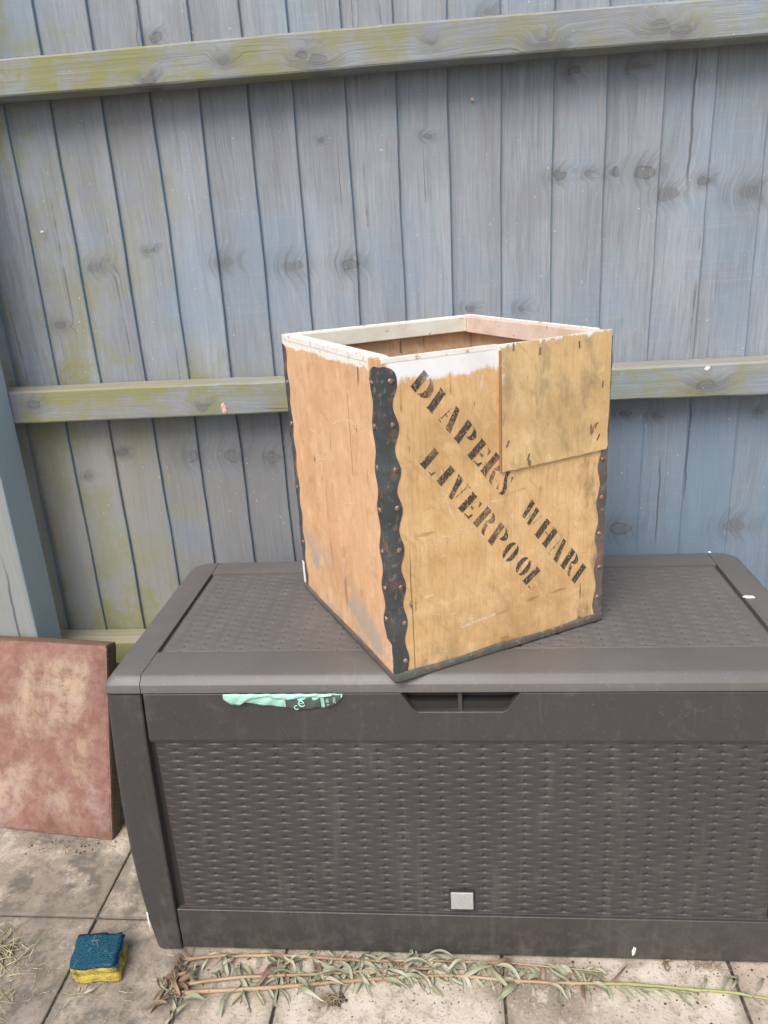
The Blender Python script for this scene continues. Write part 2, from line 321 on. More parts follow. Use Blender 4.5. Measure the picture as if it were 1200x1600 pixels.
def slabmat(name, cols, dirt):
    m = Mat(name); o = m.obj(); r = m.rndvec(o); q = m.xyz(o)
    n1 = m.noise(r, 4.5, 5, .62); n2 = m.noise(r, 26, 5, .68); n3 = m.noise(r, 190, 3, .7); rv = m.rand()
    col = m.ramp(n1, [(.28, cols[0]), (.5, cols[1]), (.72, cols[2])])
    col = m.mix(m.mt('MULTIPLY', rv, .4), col, cols[3])
    col = m.mix(m.mt('MULTIPLY', m.step(n2, .50, .66), .65), col, cols[0])
    col = m.mix(m.mt('MULTIPLY', m.step(n2, .48, .34), .60), col, cols[2])
    col = m.mix(m.mt('MULTIPLY', m.step(n3, .55, .68), .55), col, (.14, .125, .105))
    col = m.mix(m.mt('MULTIPLY', m.step(n3, .42, .32), .40), col, (.60, .56, .50))
    P = m.pos(); pq = m.xyz(P)
    # darker algae film towards the left of the patio
    dl = m.mt('MULTIPLY', m.step(m.noise(P, 5.5, 6, .72), m.mt('ADD', .40, m.mt('MULTIPLY', m.step(pq[1], .04, .02), -.07)), .56), m.mt('MULTIPLY', dirt, m.step(pq[0], -.40, -.56)))
    col = m.mix(dl, col, m.mix(m.step(n2, .40, .60), (.115, .105, .09), (.25, .22, .18)))
    # dirt gathers along the joints
    ed = m.mt('MAXIMUM', m.mt('ABSOLUTE', q[0]), m.mt('ABSOLUTE', q[1]))
    em = m.mt('MULTIPLY', m.step(m.mt('ADD', ed, m.mt('MULTIPLY', m.noise(r, 16, 4), .05)), .196, .225), .55)
    col = m.mix(em, col, (.20, .18, .15))
    pit = m.step(m.voro(r, 110), .22, .10)
    col = m.mix(m.mt('MULTIPLY', pit, m.mt('MULTIPLY', m.step(n1, .45, .6), .45)), col, (.10, .095, .085))
    h = m.mt('ADD', m.mt('MULTIPLY', n2, .8), m.mt('ADD', m.mt('MULTIPLY', n3, .5), m.mt('MULTIPLY', pit, -.35)))
    return m.fin(col, .88, m.bump(h, .6, .003), .2)
M['slab'] = slabmat('pale_concrete_slab', [(.245, .21, .165), (.45, .395, .315), (.63, .585, .51), (.46, .375, .285)], .9)
m = Mat('joint_dirt'); o = m.pos()
M['joint'] = m.fin(m.mix(m.step(m.noise(o, 60, 5, .7), .4, .65), (.045, .04, .033), (.13, .115, .09)), .95, m.bump(m.noise(o, 120, 4), .8, .004))
m = Mat('red_concrete'); o = m.obj()
n1 = m.noise(o, 5.0, 5, .60, .4); n2 = m.noise(o, 30, 5, .7); n3 = m.noise(o, 230, 3, .7)
q = m.xyz(o)
col = m.mix(m.step(n2, .35, .68), (.215, .112, .092), (.285, .165, .138))
wash = m.mt('MULTIPLY', m.step(m.noise(o, 6, 5, .66, .5, stretch=(1.3, 1, .7)), .42, .66), m.mt('MULTIPLY', m.step(q[2], .012, .06), m.mt('MULTIPLY', m.step(q[0], -.02, -.06), m.step(q[2], .445, .39))))
wash = m.mt('MULTIPLY', wash, m.step(n2, .25, .60))
col = m.mix(m.mt('MULTIPLY', wash, .8), col, (.42, .345, .265))
col = m.mix(m.mt('MULTIPLY', m.mt('MULTIPLY', wash, m.step(m.noise(o, 9, 4), .5, .62)), .55), col, (.44, .31, .165))
lav = m.mt('MULTIPLY', m.step(m.noise(m.vm('ADD', o, (3, 1, 7)), 8, 5, .66), .50, .62), m.step(q[2], .24, .12))
col = m.mix(m.mt('MULTIPLY', lav, .6), col, (.37, .29, .26))
col = m.mix(m.mt('MULTIPLY', m.step(m.noise(o, 70, 4, .75), .55, .68), .5), col, (.15, .09, .075))
col = m.mix(m.mt('MULTIPLY', m.step(n3, .60, .70), .4), col, (.12, .06, .05))
col = m.mix(m.mt('MULTIPLY', m.step(n3, .38, .30), .35), col, (.62, .46, .38))
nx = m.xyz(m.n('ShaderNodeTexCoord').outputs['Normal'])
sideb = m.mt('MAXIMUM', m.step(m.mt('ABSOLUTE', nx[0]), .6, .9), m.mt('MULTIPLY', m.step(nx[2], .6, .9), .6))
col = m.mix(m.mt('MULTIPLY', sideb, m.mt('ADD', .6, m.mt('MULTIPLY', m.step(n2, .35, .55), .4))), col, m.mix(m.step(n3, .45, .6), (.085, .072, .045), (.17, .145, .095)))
M['red'] = m.fin(col, .9, m.bump(m.mt('ADD', n2, m.mt('MULTIPLY', n3, .6)), .6, .003), .2)

m = Mat('mint_film'); o = m.obj()
m.fin(m.mix(m.noise(o, 40, 4), (.26, .55, .43), (.42, .70, .60)), .22, m.bump(m.noise(o, 70, 4, .6, 1), .5, .003))
m.b.inputs['Transmission Weight'].default_value = 0.0; M['mint'] = m.m
m = Mat('grey_print'); o = m.obj(); M['greyprint'] = m.fin(m.mix(m.noise(o, 80, 4), (.05, .065, .066), (.10, .115, .115)), .35, m.bump(m.noise(o, 70, 4, .6, 1), .4, .002))
m = Mat('mint_print'); M['mintprint'] = m.fin((.36, .66, .55), .4)

m = Mat('blue_scourer'); o = m.obj()
n1 = m.noise(o, 420, 4, .8); n2 = m.noise(o, 30, 4)
col = m.mix(m.step(n1, .40, .62), (.010, .055, .095), (.045, .165, .24))
wv = m.mt('MULTIPLY', m.step(n1, .52, .64), m.step(m.vm('DISTANCE', o, (-.012, .012, .04)) if False else m.noise(o, 26, 3), .50, .62))
col = m.mix(m.mt('MULTIPLY', wv, .75), col, (.30, .44, .50))
M['scour'] = m.fin(col, .9, m.bump(n1, 1.0, .004), .1)
m = Mat('yellow_foam'); o = m.obj(); n1 = m.noise(o, 350, 3, .7); n2 = m.noise(o, 45, 4, .65); v1 = m.voro(o, 420)
col = m.mix(m.step(n2, .42, .68), (.58, .46, .10), (.36, .285, .07))
col = m.mix(m.mt('MULTIPLY', m.step(n2, .58, .72), .75), col, (.13, .105, .045))
M['foam'] = m.fin(col, .9, m.bump(m.mt('ADD', n1, v1), .8, .003), .1)

def leafmat(name, a, b, c):
    m = Mat(name); o = m.rndvec(m.obj()); rv = m.rand()
    col = m.mix(m.step(m.noise(o, 26, 4), .35, .65), a, b)
    col = m.mix(m.mt('MULTIPLY', m.step(m.noise(o, 11, 3), .52, .66), .6), col, c)
    col = m.mix(m.mt('MULTIPLY', rv, .35), col, c)
    m.b.inputs['Subsurface Weight'].default_value = 0
    return m.fin(col, .62, m.bump(m.noise(o, 160, 3, stretch=(.3, 1, 1)), .4, .001), .3)
M['leaf'] = leafmat('wilted_green_leaf', (.19, .21, .125), (.31, .33, .225), (.40, .38, .27))
M['leaf_grey'] = leafmat('grey_green_leaf', (.26, .275, .20), (.42, .43, .335), (.37, .34, .25))
M['leaf_brown'] = leafmat('withered_brown_leaf', (.13, .085, .055), (.24, .155, .10), (.34, .25, .17))
m = Mat('stalk'); o = m.obj(); q = m.xyz(o); n1 = m.noise(o, 40, 4, .6, stretch=(.15, 1, 1))
col = m.mix(m.step(n1, .35, .65), (.29, .185, .105), (.41, .295, .185))
col = m.mix(m.step(q[0], .12, .34), col, m.mix(n1, (.24, .27, .085), (.40, .42, .16)))
M['stalk'] = m.fin(col, .6, m.bump(n1, .4, .001))
m = Mat('green_stalk'); o = m.obj(); M['gstalk'] = m.fin(m.mix(m.noise(o, 30, 3), (.22, .26, .10), (.34, .34, .16)), .6)
m = Mat('straw'); o = m.pos(); M['straw'] = m.fin(m.mix(m.step(m.noise(o, 90, 2), .4, .6), (.42, .33, .19), (.60, .53, .36)), .75)
m = Mat('grass_blade'); o = m.pos(); M['grass'] = m.fin(m.mix(m.step(m.noise(o, 60, 2), .4, .6), (.27, .27, .13), (.50, .45, .29)), .7)
m = Mat('soil'); o = m.pos(); M['soil'] = m.fin(m.mix(m.noise(o, 200, 3), (.03, .024, .018), (.09, .07, .05)), .95)
m = Mat('root_fibre'); o = m.pos(); M['root'] = m.fin(m.mix(m.noise(o, 150, 3), (.20, .14, .085), (.42, .33, .22)), .85)
m = Mat('splash_white'); o = m.obj(); M['splash'] = m.fin(m.mix(m.noise(o, 200, 3), (.62, .62, .58), (.80, .80, .77)), .7)
m = Mat('bare_pink_wood'); o = m.obj(); M['chip'] = m.fin(m.mix(m.step(m.noise(o, 90, 4), .4, .6), (.50, .27, .20), (.66, .48, .38)), .8)

# ------------------------------------------------------------------ mesh helpers
def mesh(name, verts, faces, smooth=False):
    me = bpy.data.meshes.new(name); me.from_pydata([tuple(v) for v in verts], [], faces); me.validate(); me.update()
    if smooth: me.shade_smooth()
    return me
def link(name, me, mat=None, parent=None, loc=None, rot=None):
    o = bpy.data.objects.new(name, me); COL.objects.link(o)
    if mat is not None and me is not None and len(me.materials) == 0: me.materials.append(mat)
    if parent: o.parent = parent
    if loc is not None: o.location = loc
    if rot is not None: o.rotation_euler = rot
    return o
def tag(o, label=None, cat=None, group=None, kind=None):
    for k, v in (('label', label), ('category', cat), ('group', group), ('kind', kind)):
        if v: o[k] = v
    return o
def thing(name, label, cat, loc=(0, 0, 0), rot=(0, 0, 0), group=None):
    o = bpy.data.objects.new(name, None); COL.objects.link(o); o.location = loc; o.rotation_euler = rot
    o.empty_display_size = .05
    return tag(o, label, cat, group)
def bm_mesh(name, bm, smooth=False):
    me = bpy.data.meshes.new(name); bm.to_mesh(me); bm.free()
    if smooth: me.shade_smooth()
    return me
def bev(bm, w, seg=2, edges=None):
    bmesh.ops.bevel(bm, geom=list(edges or bm.edges), offset=w, segments=seg, profile=.6, affect='EDGES', clamp_overlap=True)
def box(name, x0, x1, y0, y1, z0, z1, bevel=.002, seg=2):
    bm = bmesh.new(); bmesh.ops.create_cube(bm, size=1)
    for v in bm.verts:
        v.co = Vector(((x0+x1)/2+v.co.x*(x1-x0), (y0+y1)/2+v.co.y*(y1-y0), (z0+z1)/2+v.co.z*(z1-z0)))
    if bevel: bev(bm, bevel, seg)
    return bm_mesh(name, bm)
def tube(pts, rads, n=8, cap=True):
    vs, fs = [], []; pts = [Vector(p) for p in pts]; prev = None
    for i, p in enumerate(pts):
        t = (pts[min(i+1, len(pts)-1)]-pts[max(i-1, 0)]).normalized()
        a = Vector((0, 0, 1)) if abs(t.z) < .9 else Vector((1, 0, 0))
        if prev is not None: a = prev
        s_ = t.cross(a).normalized(); b = s_.cross(t).normalized(); prev = b
        for k in range(n):
            an = 2*math.pi*k/n; vs.append(p+(s_*math.cos(an)+b*math.sin(an))*rads[i])
    for i in range(len(pts)-1):
        for k in range(n):
            fs.append((i*n+k, i*n+(k+1) % n, (i+1)*n+(k+1) % n, (i+1)*n+k))
    if cap: fs.append(tuple(range(n))[::-1]); fs.append(tuple(range((len(pts)-1)*n, len(pts)*n)))
    return vs, fs
def merge(parts):
    V, F = [], []
    for v, f in parts:
        k = len(V); V += list(v); F += [tuple(i+k for i in q) for q in f]
    return V, F
def smooth_path(pts, sub=6, jit=0):
    P = [np.array(p, float) for p in pts]; out = []
    for i in range(len(P)-1):
        a, b, c, d = P[max(i-1, 0)], P[i], P[i+1], P[min(i+2, len(P)-1)]
        for k in range(sub):
            t = k/sub
            out.append(.5*((2*b)+(-a+c)*t+(2*a-5*b+4*c-d)*t*t+(-a+3*b-3*c+d)*t**3))
    out.append(P[-1])
    return [Vector(p)+Vector((random.uniform(-jit, jit), random.uniform(-jit, jit), 0)) for p in out]

# ------------------------------------------------------------------ ground and patio
gm = mesh('ground', [(-60, -60, -.03), (60, -60, -.03), (60, 60, -.03), (-60, 60, -.03)], [(0, 1, 2, 3)])
ground = tag(link('ground', gm, M['joint']), 'bare dark earth under and round the paving', 'ground', kind='structure')
pm = box('patio', -3.14, 2.9, -3.54, .88, -.028, -.006, 0)
patio = tag(link('patio', pm, M['joint']), 'patio of square pale concrete slabs with dark joints', 'patio', kind='structure')
def slab_mesh(k):
    bm = bmesh.new(); bmesh.ops.create_cube(bm, size=1)
    for v in bm.verts: v.co = Vector((v.co.x*.3945, v.co.y*.3945, v.co.z*.024-.012))
    bev(bm, .003, 2)
    for v in bm.verts: v.co += Vector((random.uniform(-1, 1), random.uniform(-1, 1), 0))*.0012
    return bm_mesh('paving_slab', bm)
slabs = [slab_mesh(k) for k in range(4)]
for i in range(-6, 9):
    for j in range(-9, 2):
        o = link('paving_slab', slabs[(i*3+j*5) % 4], M['slab'], patio, (-.7359+.4*i+.2-.0+.0, .066+.4*j+.2, random.uniform(-.0012, .0)),
                 (random.uniform(-.002, .002), random.uniform(-.002, .002), random.uniform(-.003, .003)))

# ------------------------------------------------------------------ fence
fence = thing('wooden_fence', 'grey blue weathered close board fence with three green stained rails behind the storage box', 'fence', (0, YB, 0))
edges_px = [48, 120, 196, 266, 338, 410, 478, 554, 630, 705, 782, 860, 940, 1022, 1097, 1180]
xs = [on_y(p, 400, YB-.008).x for p in edges_px]
while xs[0] > -2.6: xs.insert(0, xs[0]-random.uniform(.097, .104))
while xs[-1] < 2.3: xs.append(xs[-1]+random.uniform(.097, .104))
def board_mesh(wd, seed):
    rr = random.Random(seed); V, F, n = [], [], 34; ph = [rr.uniform(0, 6.28) for _ in range(4)]
    for i in range(n+1):
        z = .30+1.55*i/n
        a = .0011*math.sin(z*5+ph[0])+.0008*math.sin(z*17+ph[1])+rr.uniform(-.0005, .0005)
        b = .0014*math.sin(z*4+ph[2])
        xl, xr = -wd-.022, a
        V += [(xl, .004, z), (xl*.5, -.0010+b*.4, z), (xr-.0015, -.0058+b*.5, z), (xr, -.0045+b*.5, z), (xr, .0018+b*.4, z), (xl, .008, z)]
    for i in range(n):
        for k in range(6):
            F.append((i*6+k, i*6+(k+1) % 6, i*6+6+(k+1) % 6, i*6+6+k))
    F.append((0, 5, 4, 3, 2, 1)); F.append(tuple(n*6+k for k in range(6)))
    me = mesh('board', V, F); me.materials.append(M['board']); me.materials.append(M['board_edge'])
    for p in me.polygons:
        if abs(p.normal.x) > .5: p.material_index = 1
    return me
for k in range(1, len(xs)):
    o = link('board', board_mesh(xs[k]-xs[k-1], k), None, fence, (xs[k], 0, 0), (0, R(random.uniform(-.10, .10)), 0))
def rail(z0, z1, seed, zl=0):
    rr = random.Random(seed); V, F, n = [], [], 90; x0, x1 = -2.6, 2.3
    for i in range(n+1):
        x = x0+(x1-x0)*i/n; w_ = .0014*math.sin(x*4+seed)+rr.uniform(-.0006, .0006); w2 = .0018*math.sin(x*3+seed*2)+rr.uniform(-.0006, .0006)
        y0, y1 = YF-YB, -.0105
        V += [(x, y0+.002, z0+w_), (x, y0+w2*.3, z0+.003+w_), (x, y0+w2*.3, z1-.004+w2), (x, y0+.004, z1+w2), (x, y1, z1+w2+.001), (x, y1, z0+w_)]
    for i in range(n):
        for k in range(6): F.append((i*6+k, i*6+6+k, i*6+6+(k+1) % 6, i*6+(k+1) % 6))
    F.append(tuple(range(6))); F.append(tuple(n*6+k for k in range(6))[::-1])
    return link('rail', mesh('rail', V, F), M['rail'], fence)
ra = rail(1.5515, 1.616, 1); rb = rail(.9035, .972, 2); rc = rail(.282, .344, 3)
pb = box('post', -.056, .056, -.052, .052, 0, 1.95, .006, 3)
post = link('post', pb, M['post'], fence, (-1.0365, YF-YB-.054, 0), (0, 0, R(1)))
# a flake of bare wood and white splashes on the rails
def blob(name, mat, parent, loc, rx, ry, th=.0012, normal='z', seed=0, lobes=9):
    rr = random.Random(seed); n = 18; V = []; F = []
    rad = [1+.18*math.sin(2*i*6.283/n+seed)+.14*math.sin(5*i*6.283/n+seed*2)+rr.uniform(-.15, .15) for i in range(n)]
    for lay, sc, h in ((0, 1, 0), (1, .82, th), (2, .35, th*1.3)):
        for i in range(n):
            a = 6.283*i/n; p = (rx*rad[i]*sc*math.cos(a), ry*rad[i]*sc*math.sin(a), h)
            V.append(p if normal == 'z' else (p[0], -p[2], p[1]))
    for l in range(2):
        for i in range(n): F.append((l*n+i, l*n+(i+1) % n, l*n+n+(i+1) % n, l*n+n+i))
    F.append(tuple(2*n+i for i in range(n)))
    return link(name, mesh(name, V, F, True), mat, parent, loc)
p = on_y(350, 638, YF); blob('bare_wood_chip', M['chip'], fence, (p.x, YF-YB-.0005, p.z), .0055, .013, .001, 'y', 3)
p = on_y(1105, 576, YF); blob('white_splash', M['splash'], fence, (p.x, YF-YB-.0005, p.z), .006, .004, .001, 'y', 5)
p = on_y(66, 362, YB-.008); blob('white_splash', M['splash'], fence, (p.x, -.0085, p.z), .004, .002, .001, 'y', 6)
for (px, py) in ((738, 155),):
    p = on_y(px, py, YB-.008); 
    if py > 120: blob('rust_mark', M['chip'], fence, (p.x, -.0088, p.z), .0035, .003, .001, 'y', px)

# ------------------------------------------------------------------ red slab
redm = box('concrete_slab', -.45, 0, 0, .042, 0, .45, .007, 2)
bm = bmesh.new(); bm.from_mesh(redm); bmesh.ops.subdivide_edges(bm, edges=bm.edges, cuts=5, use_grid_fill=True)
for v in bm.verts: v.co += Vector((random.uniform(-1, 1), random.uniform(-1, 1), random.uniform(-1, 1)))*.0006
bm.to_mesh(redm); bm.free(); redm.shade_smooth(); redm.set_sharp_from_angle(angle=R(50))
red = tag(link('concrete_slab', redm, M['red'], None, (-.790, .2686, .001), (R(-15.3), 0, R(-6.7))), 'square red concrete paving slab leaning on the fence left of the storage box', 'slab')

# ------------------------------------------------------------------ storage box
H, LX, DY = .5922, .5850, .4841
sb = thing('storage_box', 'dark brown plastic storage box with woven rattan pattern on front and lid', 'storage box', (0, 0, 0))
def weave(nc, ns, W, Ht, sub_u, sub_v, A, B, tk=.6):
    NU, NV = nc*sub_u+1, ns*sub_v+1
    u = np.linspace(0, nc, NU); v = np.linspace(0, ns, NV)
    U, Vv = np.meshgrid(u, v)
    i = np.minimum(np.floor(Vv), ns-1); fv = Vv-i
    cj = np.round(U); du = np.abs(U-cj); under = ((cj+i) % 2 == 1)
    # where a strand dips under a stake it leaves a pocket with a ledge (the strand below) at its foot
    spread = np.clip(1-(du/.47)**2, 0, 1)**1.2
    pocket = np.where(under, spread*(.10+.90*(1-fv)**1.3), 0)
    over = np.where(under, 0, np.exp(-(du/.30)**2))
    prof = 1-np.abs(2*fv-1)**4
    h = A*(1-pocket)+A*.08*over*prof+B*prof
    tick = np.where(under & (du < .055), A*tk*np.clip(1.15-fv, 0, 1), 0)
    h = h-tick-A*.3
    h = h+.00008*np.sin(fv*2*np.pi*2)*prof
    ed = np.minimum(np.minimum(U, nc-U)/.25, np.minimum(Vv, ns-Vv)/.6); h = h*np.clip(ed, 0, 1)
    X = (U/nc-.5)*W; Z = Vv/ns*Ht
    idx = np.arange(NU*NV).reshape(NV, NU)
    F = np.stack([idx[:-1, :-1], idx[:-1, 1:], idx[1:, 1:], idx[1:, :-1]], -1).reshape(-1, 4)
    return X.ravel(), Z.ravel(), h.ravel(), F
def grid_mesh(name, V, F):
    me = bpy.data.meshes.new(name); me.vertices.add(len(V)); me.vertices.foreach_set('co', V.astype(np.float32).ravel())
    me.loops.add(F.size); me.loops.foreach_set('vertex_index', F.astype(np.int32).ravel())
    me.polygons.add(len(F)); me.polygons.foreach_set('loop_start', np.arange(0, F.size, 4, dtype=np.int32)); me.polygons.foreach_set('loop_total', np.full(len(F), 4, np.int32))
    me.update(); me.validate(); me.shade_smooth(); return me
# body shell
link('inner_shell', box('inner_shell', -.572, .572, .030, .465, .012, .545, .004), M['plastic'], sb)
# front woven panel
X, Z, h, F = weave(30, 43, 1.038, .372, 20, 8, .0019, .00022, .9)
V = np.stack([X-.0, .0065-h, Z+.0965], 1)
link('woven_panel', grid_mesh('woven_panel', V, F), M['plastic_woven'], sb)
link('panel_backing', box('panel_backing', -.56, .56, .0085, .028, .02, .54, 0), M['dark'], sb)
# bands
bm = bmesh.new()
poly = [(-.5255, .471), (.5255, .471), (.5215, .5615), (.0945, .5615), (.0905, .5555), (.0745, .5305), (.068, .5265), (-.068, .5265), (-.0745, .5305), (-.0905, .5555), (-.0945, .5615), (-.5215, .5615)]
vs_ = [bm.verts.new((x, -.0015, z)) for x, z in poly]; f = bm.faces.new(vs_)
r_ = bmesh.ops.extrude_face_region(bm, geom=[f]); 
for v in [g for g in r_['geom'] if isinstance(g, bmesh.types.BMVert)]: v.co.y += .0135
bmesh.ops.recalc_face_normals(bm, faces=bm.faces)
bev(bm, .0022, 3, [e for e in bm.edges if all(v.co.y < 0 for v in e.verts)])
ub = link('upper_band', bm_mesh('upper_band', bm), M['plastic'], sb)
rec = [box('a', -.096, .096, .030, .034, .50, .562, 0)]
bm = bmesh.new()
def addbox(bm, x0, x1, y0, y1, z0, z1):
    r_ = bmesh.ops.create_cube(bm, size=1)
    for v in r_['verts']: v.co = Vector(((x0+x1)/2+v.co.x*(x1-x0), (y0+y1)/2+v.co.y*(y1-y0), (z0+z1)/2+v.co.z*(z1-z0)))
addbox(bm, -.1, .1, .0265, .0295, .512, .5625); addbox(bm, -.1, .1, .0125, .0262, .510, .5245)
addbox(bm, -.1, -.0955, .0125, .0262, .5248, .5625); addbox(bm, .0955, .1, .0125, .0262, .5248, .5625)
hr = link('handle_recess', bm_mesh('handle_recess', bm), M['plastic'], ub)
link('rib', box('rib', -.0035, .0035, .004, .0262, .5248, .5625, .001), M['plastic'], hr)
bm = bmesh.new(); addbox(bm, -.5335, .5335, -.0015, .012, .006, .0985)
bev(bm, .0022, 3); lb = link('lower_band', bm_mesh('lower_band', bm), M['plastic'], sb)
# thin lips round the woven panel
link('lip', box('lip', -.5255, .5255, .0018, .0105, .4655, .4705, .0012), M['plastic'], ub)
link('lip', box('lip', -.5255, .5255, .0018, .0105, .0990, .1025, .0012), M['plastic'], lb)
# corner pillars
def pillar(sx, back=False):
    V, F, n = [], [], 24
    for i in range(n+1):
        z = .002+.559*i/n; b = .013*math.sin(math.pi*(z/.561)**.85)
        xo = .5865+b; xi = np.interp(z, [0, .47, .5646], [.5365, .5285, .5245])
        yb = -.003-.004*math.sin(math.pi*z/.561)
        prof = [(xi, .06), (xi, yb+.002), (xi+.002, yb), (xo-.014, yb), (xo-.007, yb+.0018), (xo-.002, yb+.006), (xo, yb+.013), (xo, .08), (xo-.012, .08)]
        for x, y in prof: V.append((sx*x, (DY-y-.006) if back else y, z))
    m_ = 9
    for i in range(n):
        for k in range(m_):
            q = (i*m_+k, i*m_+(k+1) % m_, (i+1)*m_+(k+1) % m_, (i+1)*m_+k); F.append(q)
    F.append(tuple(range(m_))); F.append(tuple(n*m_+k for k in range(m_)))
    me = mesh('corner_pillar', V, F); bm = bmesh.new(); bm.from_mesh(me); bmesh.ops.recalc_face_normals(bm, faces=bm.faces); bm.to_mesh(me); bm.free()
    me.shade_smooth(); me.set_sharp_from_angle(angle=R(35))
    return link('corner_pillar', me, M['plastic'], sb)
pl = pillar(-1); pr = pillar(1); pillar(-1, True); pillar(1, True)
for s in (-1, 1):
    X, Z, h, F = weave(9, 30, .315, .40, 8, 4, .0022, .001)
    V = np.stack([s*(.575+h), (X*s if True else X)+DY/2, Z+.10], 1)
    link('woven_panel', grid_mesh('woven_panel', V, F), M['plastic_woven'], sb)
    link('side_wall', box('side_wall', s*.574-.004, s*.574+.004, .05, DY-.05, .004, .56, .001), M['plastic'], sb) if False else None
link('back_wall', box('back_wall', -.56, .56, DY-.02, DY-.006, .004, .56, .002), M['plastic'], sb)
blob('white_scrape', M['splash'], pl, (-.5903, -.0040, .072), .0022, .020, .0010, 'y', 11)
blob('white_splash', M['splash'], lb, (.2974, -.0018, .0252), .0035, .010, .0012, 'y', 12)
# badge
bd = box('badge', -.020, .020, -.0015, .006, -.0187, .0187, .0018, 3)
badge = link('badge', bd, M['badge'], sb, (-.0055, 0.0005, .1313))
link('badge_frame', box('badge_frame', -.0225, .0225, .001, .006, -.0212, .0218, .001), M['dark'], badge)
def text_mesh(s, size, depth=.0003):
    c = bpy.data.curves.new('t', 'FONT'); c.body = s; c.size = size; c.extrude = depth; c.align_x = 'CENTER'; c.align_y = 'CENTER'
    o = bpy.data.objects.new('t', c); COL.objects.link(o); bpy.context.view_layer.update()
    me = bpy.data.meshes.new_from_object(o.evaluated_get(bpy.context.evaluated_depsgraph_get())); bpy.data.objects.remove(o); bpy.data.curves.remove(c)
    me.materials.clear(); return me
link('embossed_mark', text_mesh('DL', .012, .0003), M['badge'], badge, (.001, -.0016, .0085), (R(90), 0, 0))
link('embossed_mark', text_mesh('BW', .011, .0003), M['badge'], badge, (.002, -.0016, -.0025), (R(90), 0, 0))

# lid
def lid_solid():
    bm = bmesh.new(); rings = []
    def ring(ins, z, rf, rbk):
        pts = []
        x1, y0, y1 = LX+.0015-ins, -.003+ins, DY-ins
        for (cx_, cy_, rr, a0) in ((x1, y0, rf, -90), (x1, y1, rbk, 0), (-x1, y1, rbk, 90), (-x1, y0, rf, 180)):
            ccx = cx_-math.copysign(rr, cx_); ccy = cy_+rr if cy_ == y0 else cy_-rr
            for k in range(7):
                a = R(a0+90*k/6); pts.append((ccx+rr*math.cos(a), ccy+rr*math.sin(a), z))
        return [bm.verts.new(p) for p in pts]
    specs = [(.003, .5630, .010, .035), (.0, .5645, .012, .036), (0, .5782, .012, .036), (.0008, .5800, .012, .036), (.0098, .5900, .012, .036), (.0125, .5915, .012, .036), (.017, .5922, .012, .036)]
    rings = [ring(*s) for s in specs]; n = len(rings[0])
    for a, b in zip(rings, rings[1:]):
        for k in range(n): bm.faces.new((a[k], a[(k+1) % n], b[(k+1) % n], b[k]))
    bm.faces.new(rings[-1]); bm.faces.new(rings[0][::-1]); return bm
def lid_piece(name, parent, planes):
    bm = lid_solid()
    for co, no in planes:
        g = bmesh.ops.bisect_plane(bm, geom=bm.verts[:]+bm.edges[:]+bm.faces[:], plane_co=co, plane_no=no, clear_outer=True)
        es = [e for e in g['geom_cut'] if isinstance(e, bmesh.types.BMEdge)]
        bmesh.ops.edgeloop_fill(bm, edges=es)
        ne = [e for e in bm.edges if all(abs((v.co-Vector(co)).dot(Vector(no))) < 1e-5 for v in e.verts) and e.calc_length() > .003]
        bev(bm, .0012, 2, [e for e in ne if max(v.co.z for v in e.verts) > .575])
    bmesh.ops.recalc_face_normals(bm, faces=bm.faces)
    me = bm_mesh(name, bm); me.shade_smooth(); me.set_sharp_from_angle(angle=R(28))
    return link(name, me, M['plastic_lid'], parent)
lid = link('lid', box('lid', -.570, .570, .012, .468, .5655, .5835, .002), M['plastic'], sb)
XG = .5225
el = lid_piece('end_cap', lid, [((-XG-.0012, 0, 0), (1, 0, 0))]); er = lid_piece('end_cap', lid, [((XG+.0012, 0, 0), (-1, 0, 0))])
lid_piece('front_border', lid, [((-XG, 0, 0), (-1, 0, 0)), ((XG, 0, 0), (1, 0, 0)), ((0, .082, 0), (0, 1, 0))])
lid_piece('back_border', lid, [((-XG, 0, 0), (-1, 0, 0)), ((XG, 0, 0), (1, 0, 0)), ((0, .4130, 0), (0, -1, 0))])
X, Z, h, F = weave(30, 33, 1.033, .3270, 18, 7, .0022, .00012, 1.2)
V = np.stack([X, Z+.0840, .5893+h], 1)
wl = link('woven_panel', grid_mesh('woven_panel', V, F), M['plastic_lid'], lid)
link('panel_edge', box('panel_edge', -.5200, .5200, .0835, .4115, .5840, .5890, .001), M['plastic'], wl)
blob('white_splash', M['splash'], er, (.5322, .262, .5923), .010, .006, .0015, 'z', 21)
blob('white_splash', M['splash'], er, (.5300, .4780, .5905), .003, .002, .0015, 'z', 22)
for (x, y, s) in ((-.05, .03, 1.5), (.2, .05, 1), (-.3, .2, 1.2), (.36, .33, 1), (.30, .20, .9), (-.56, .25, 1)):
    pass

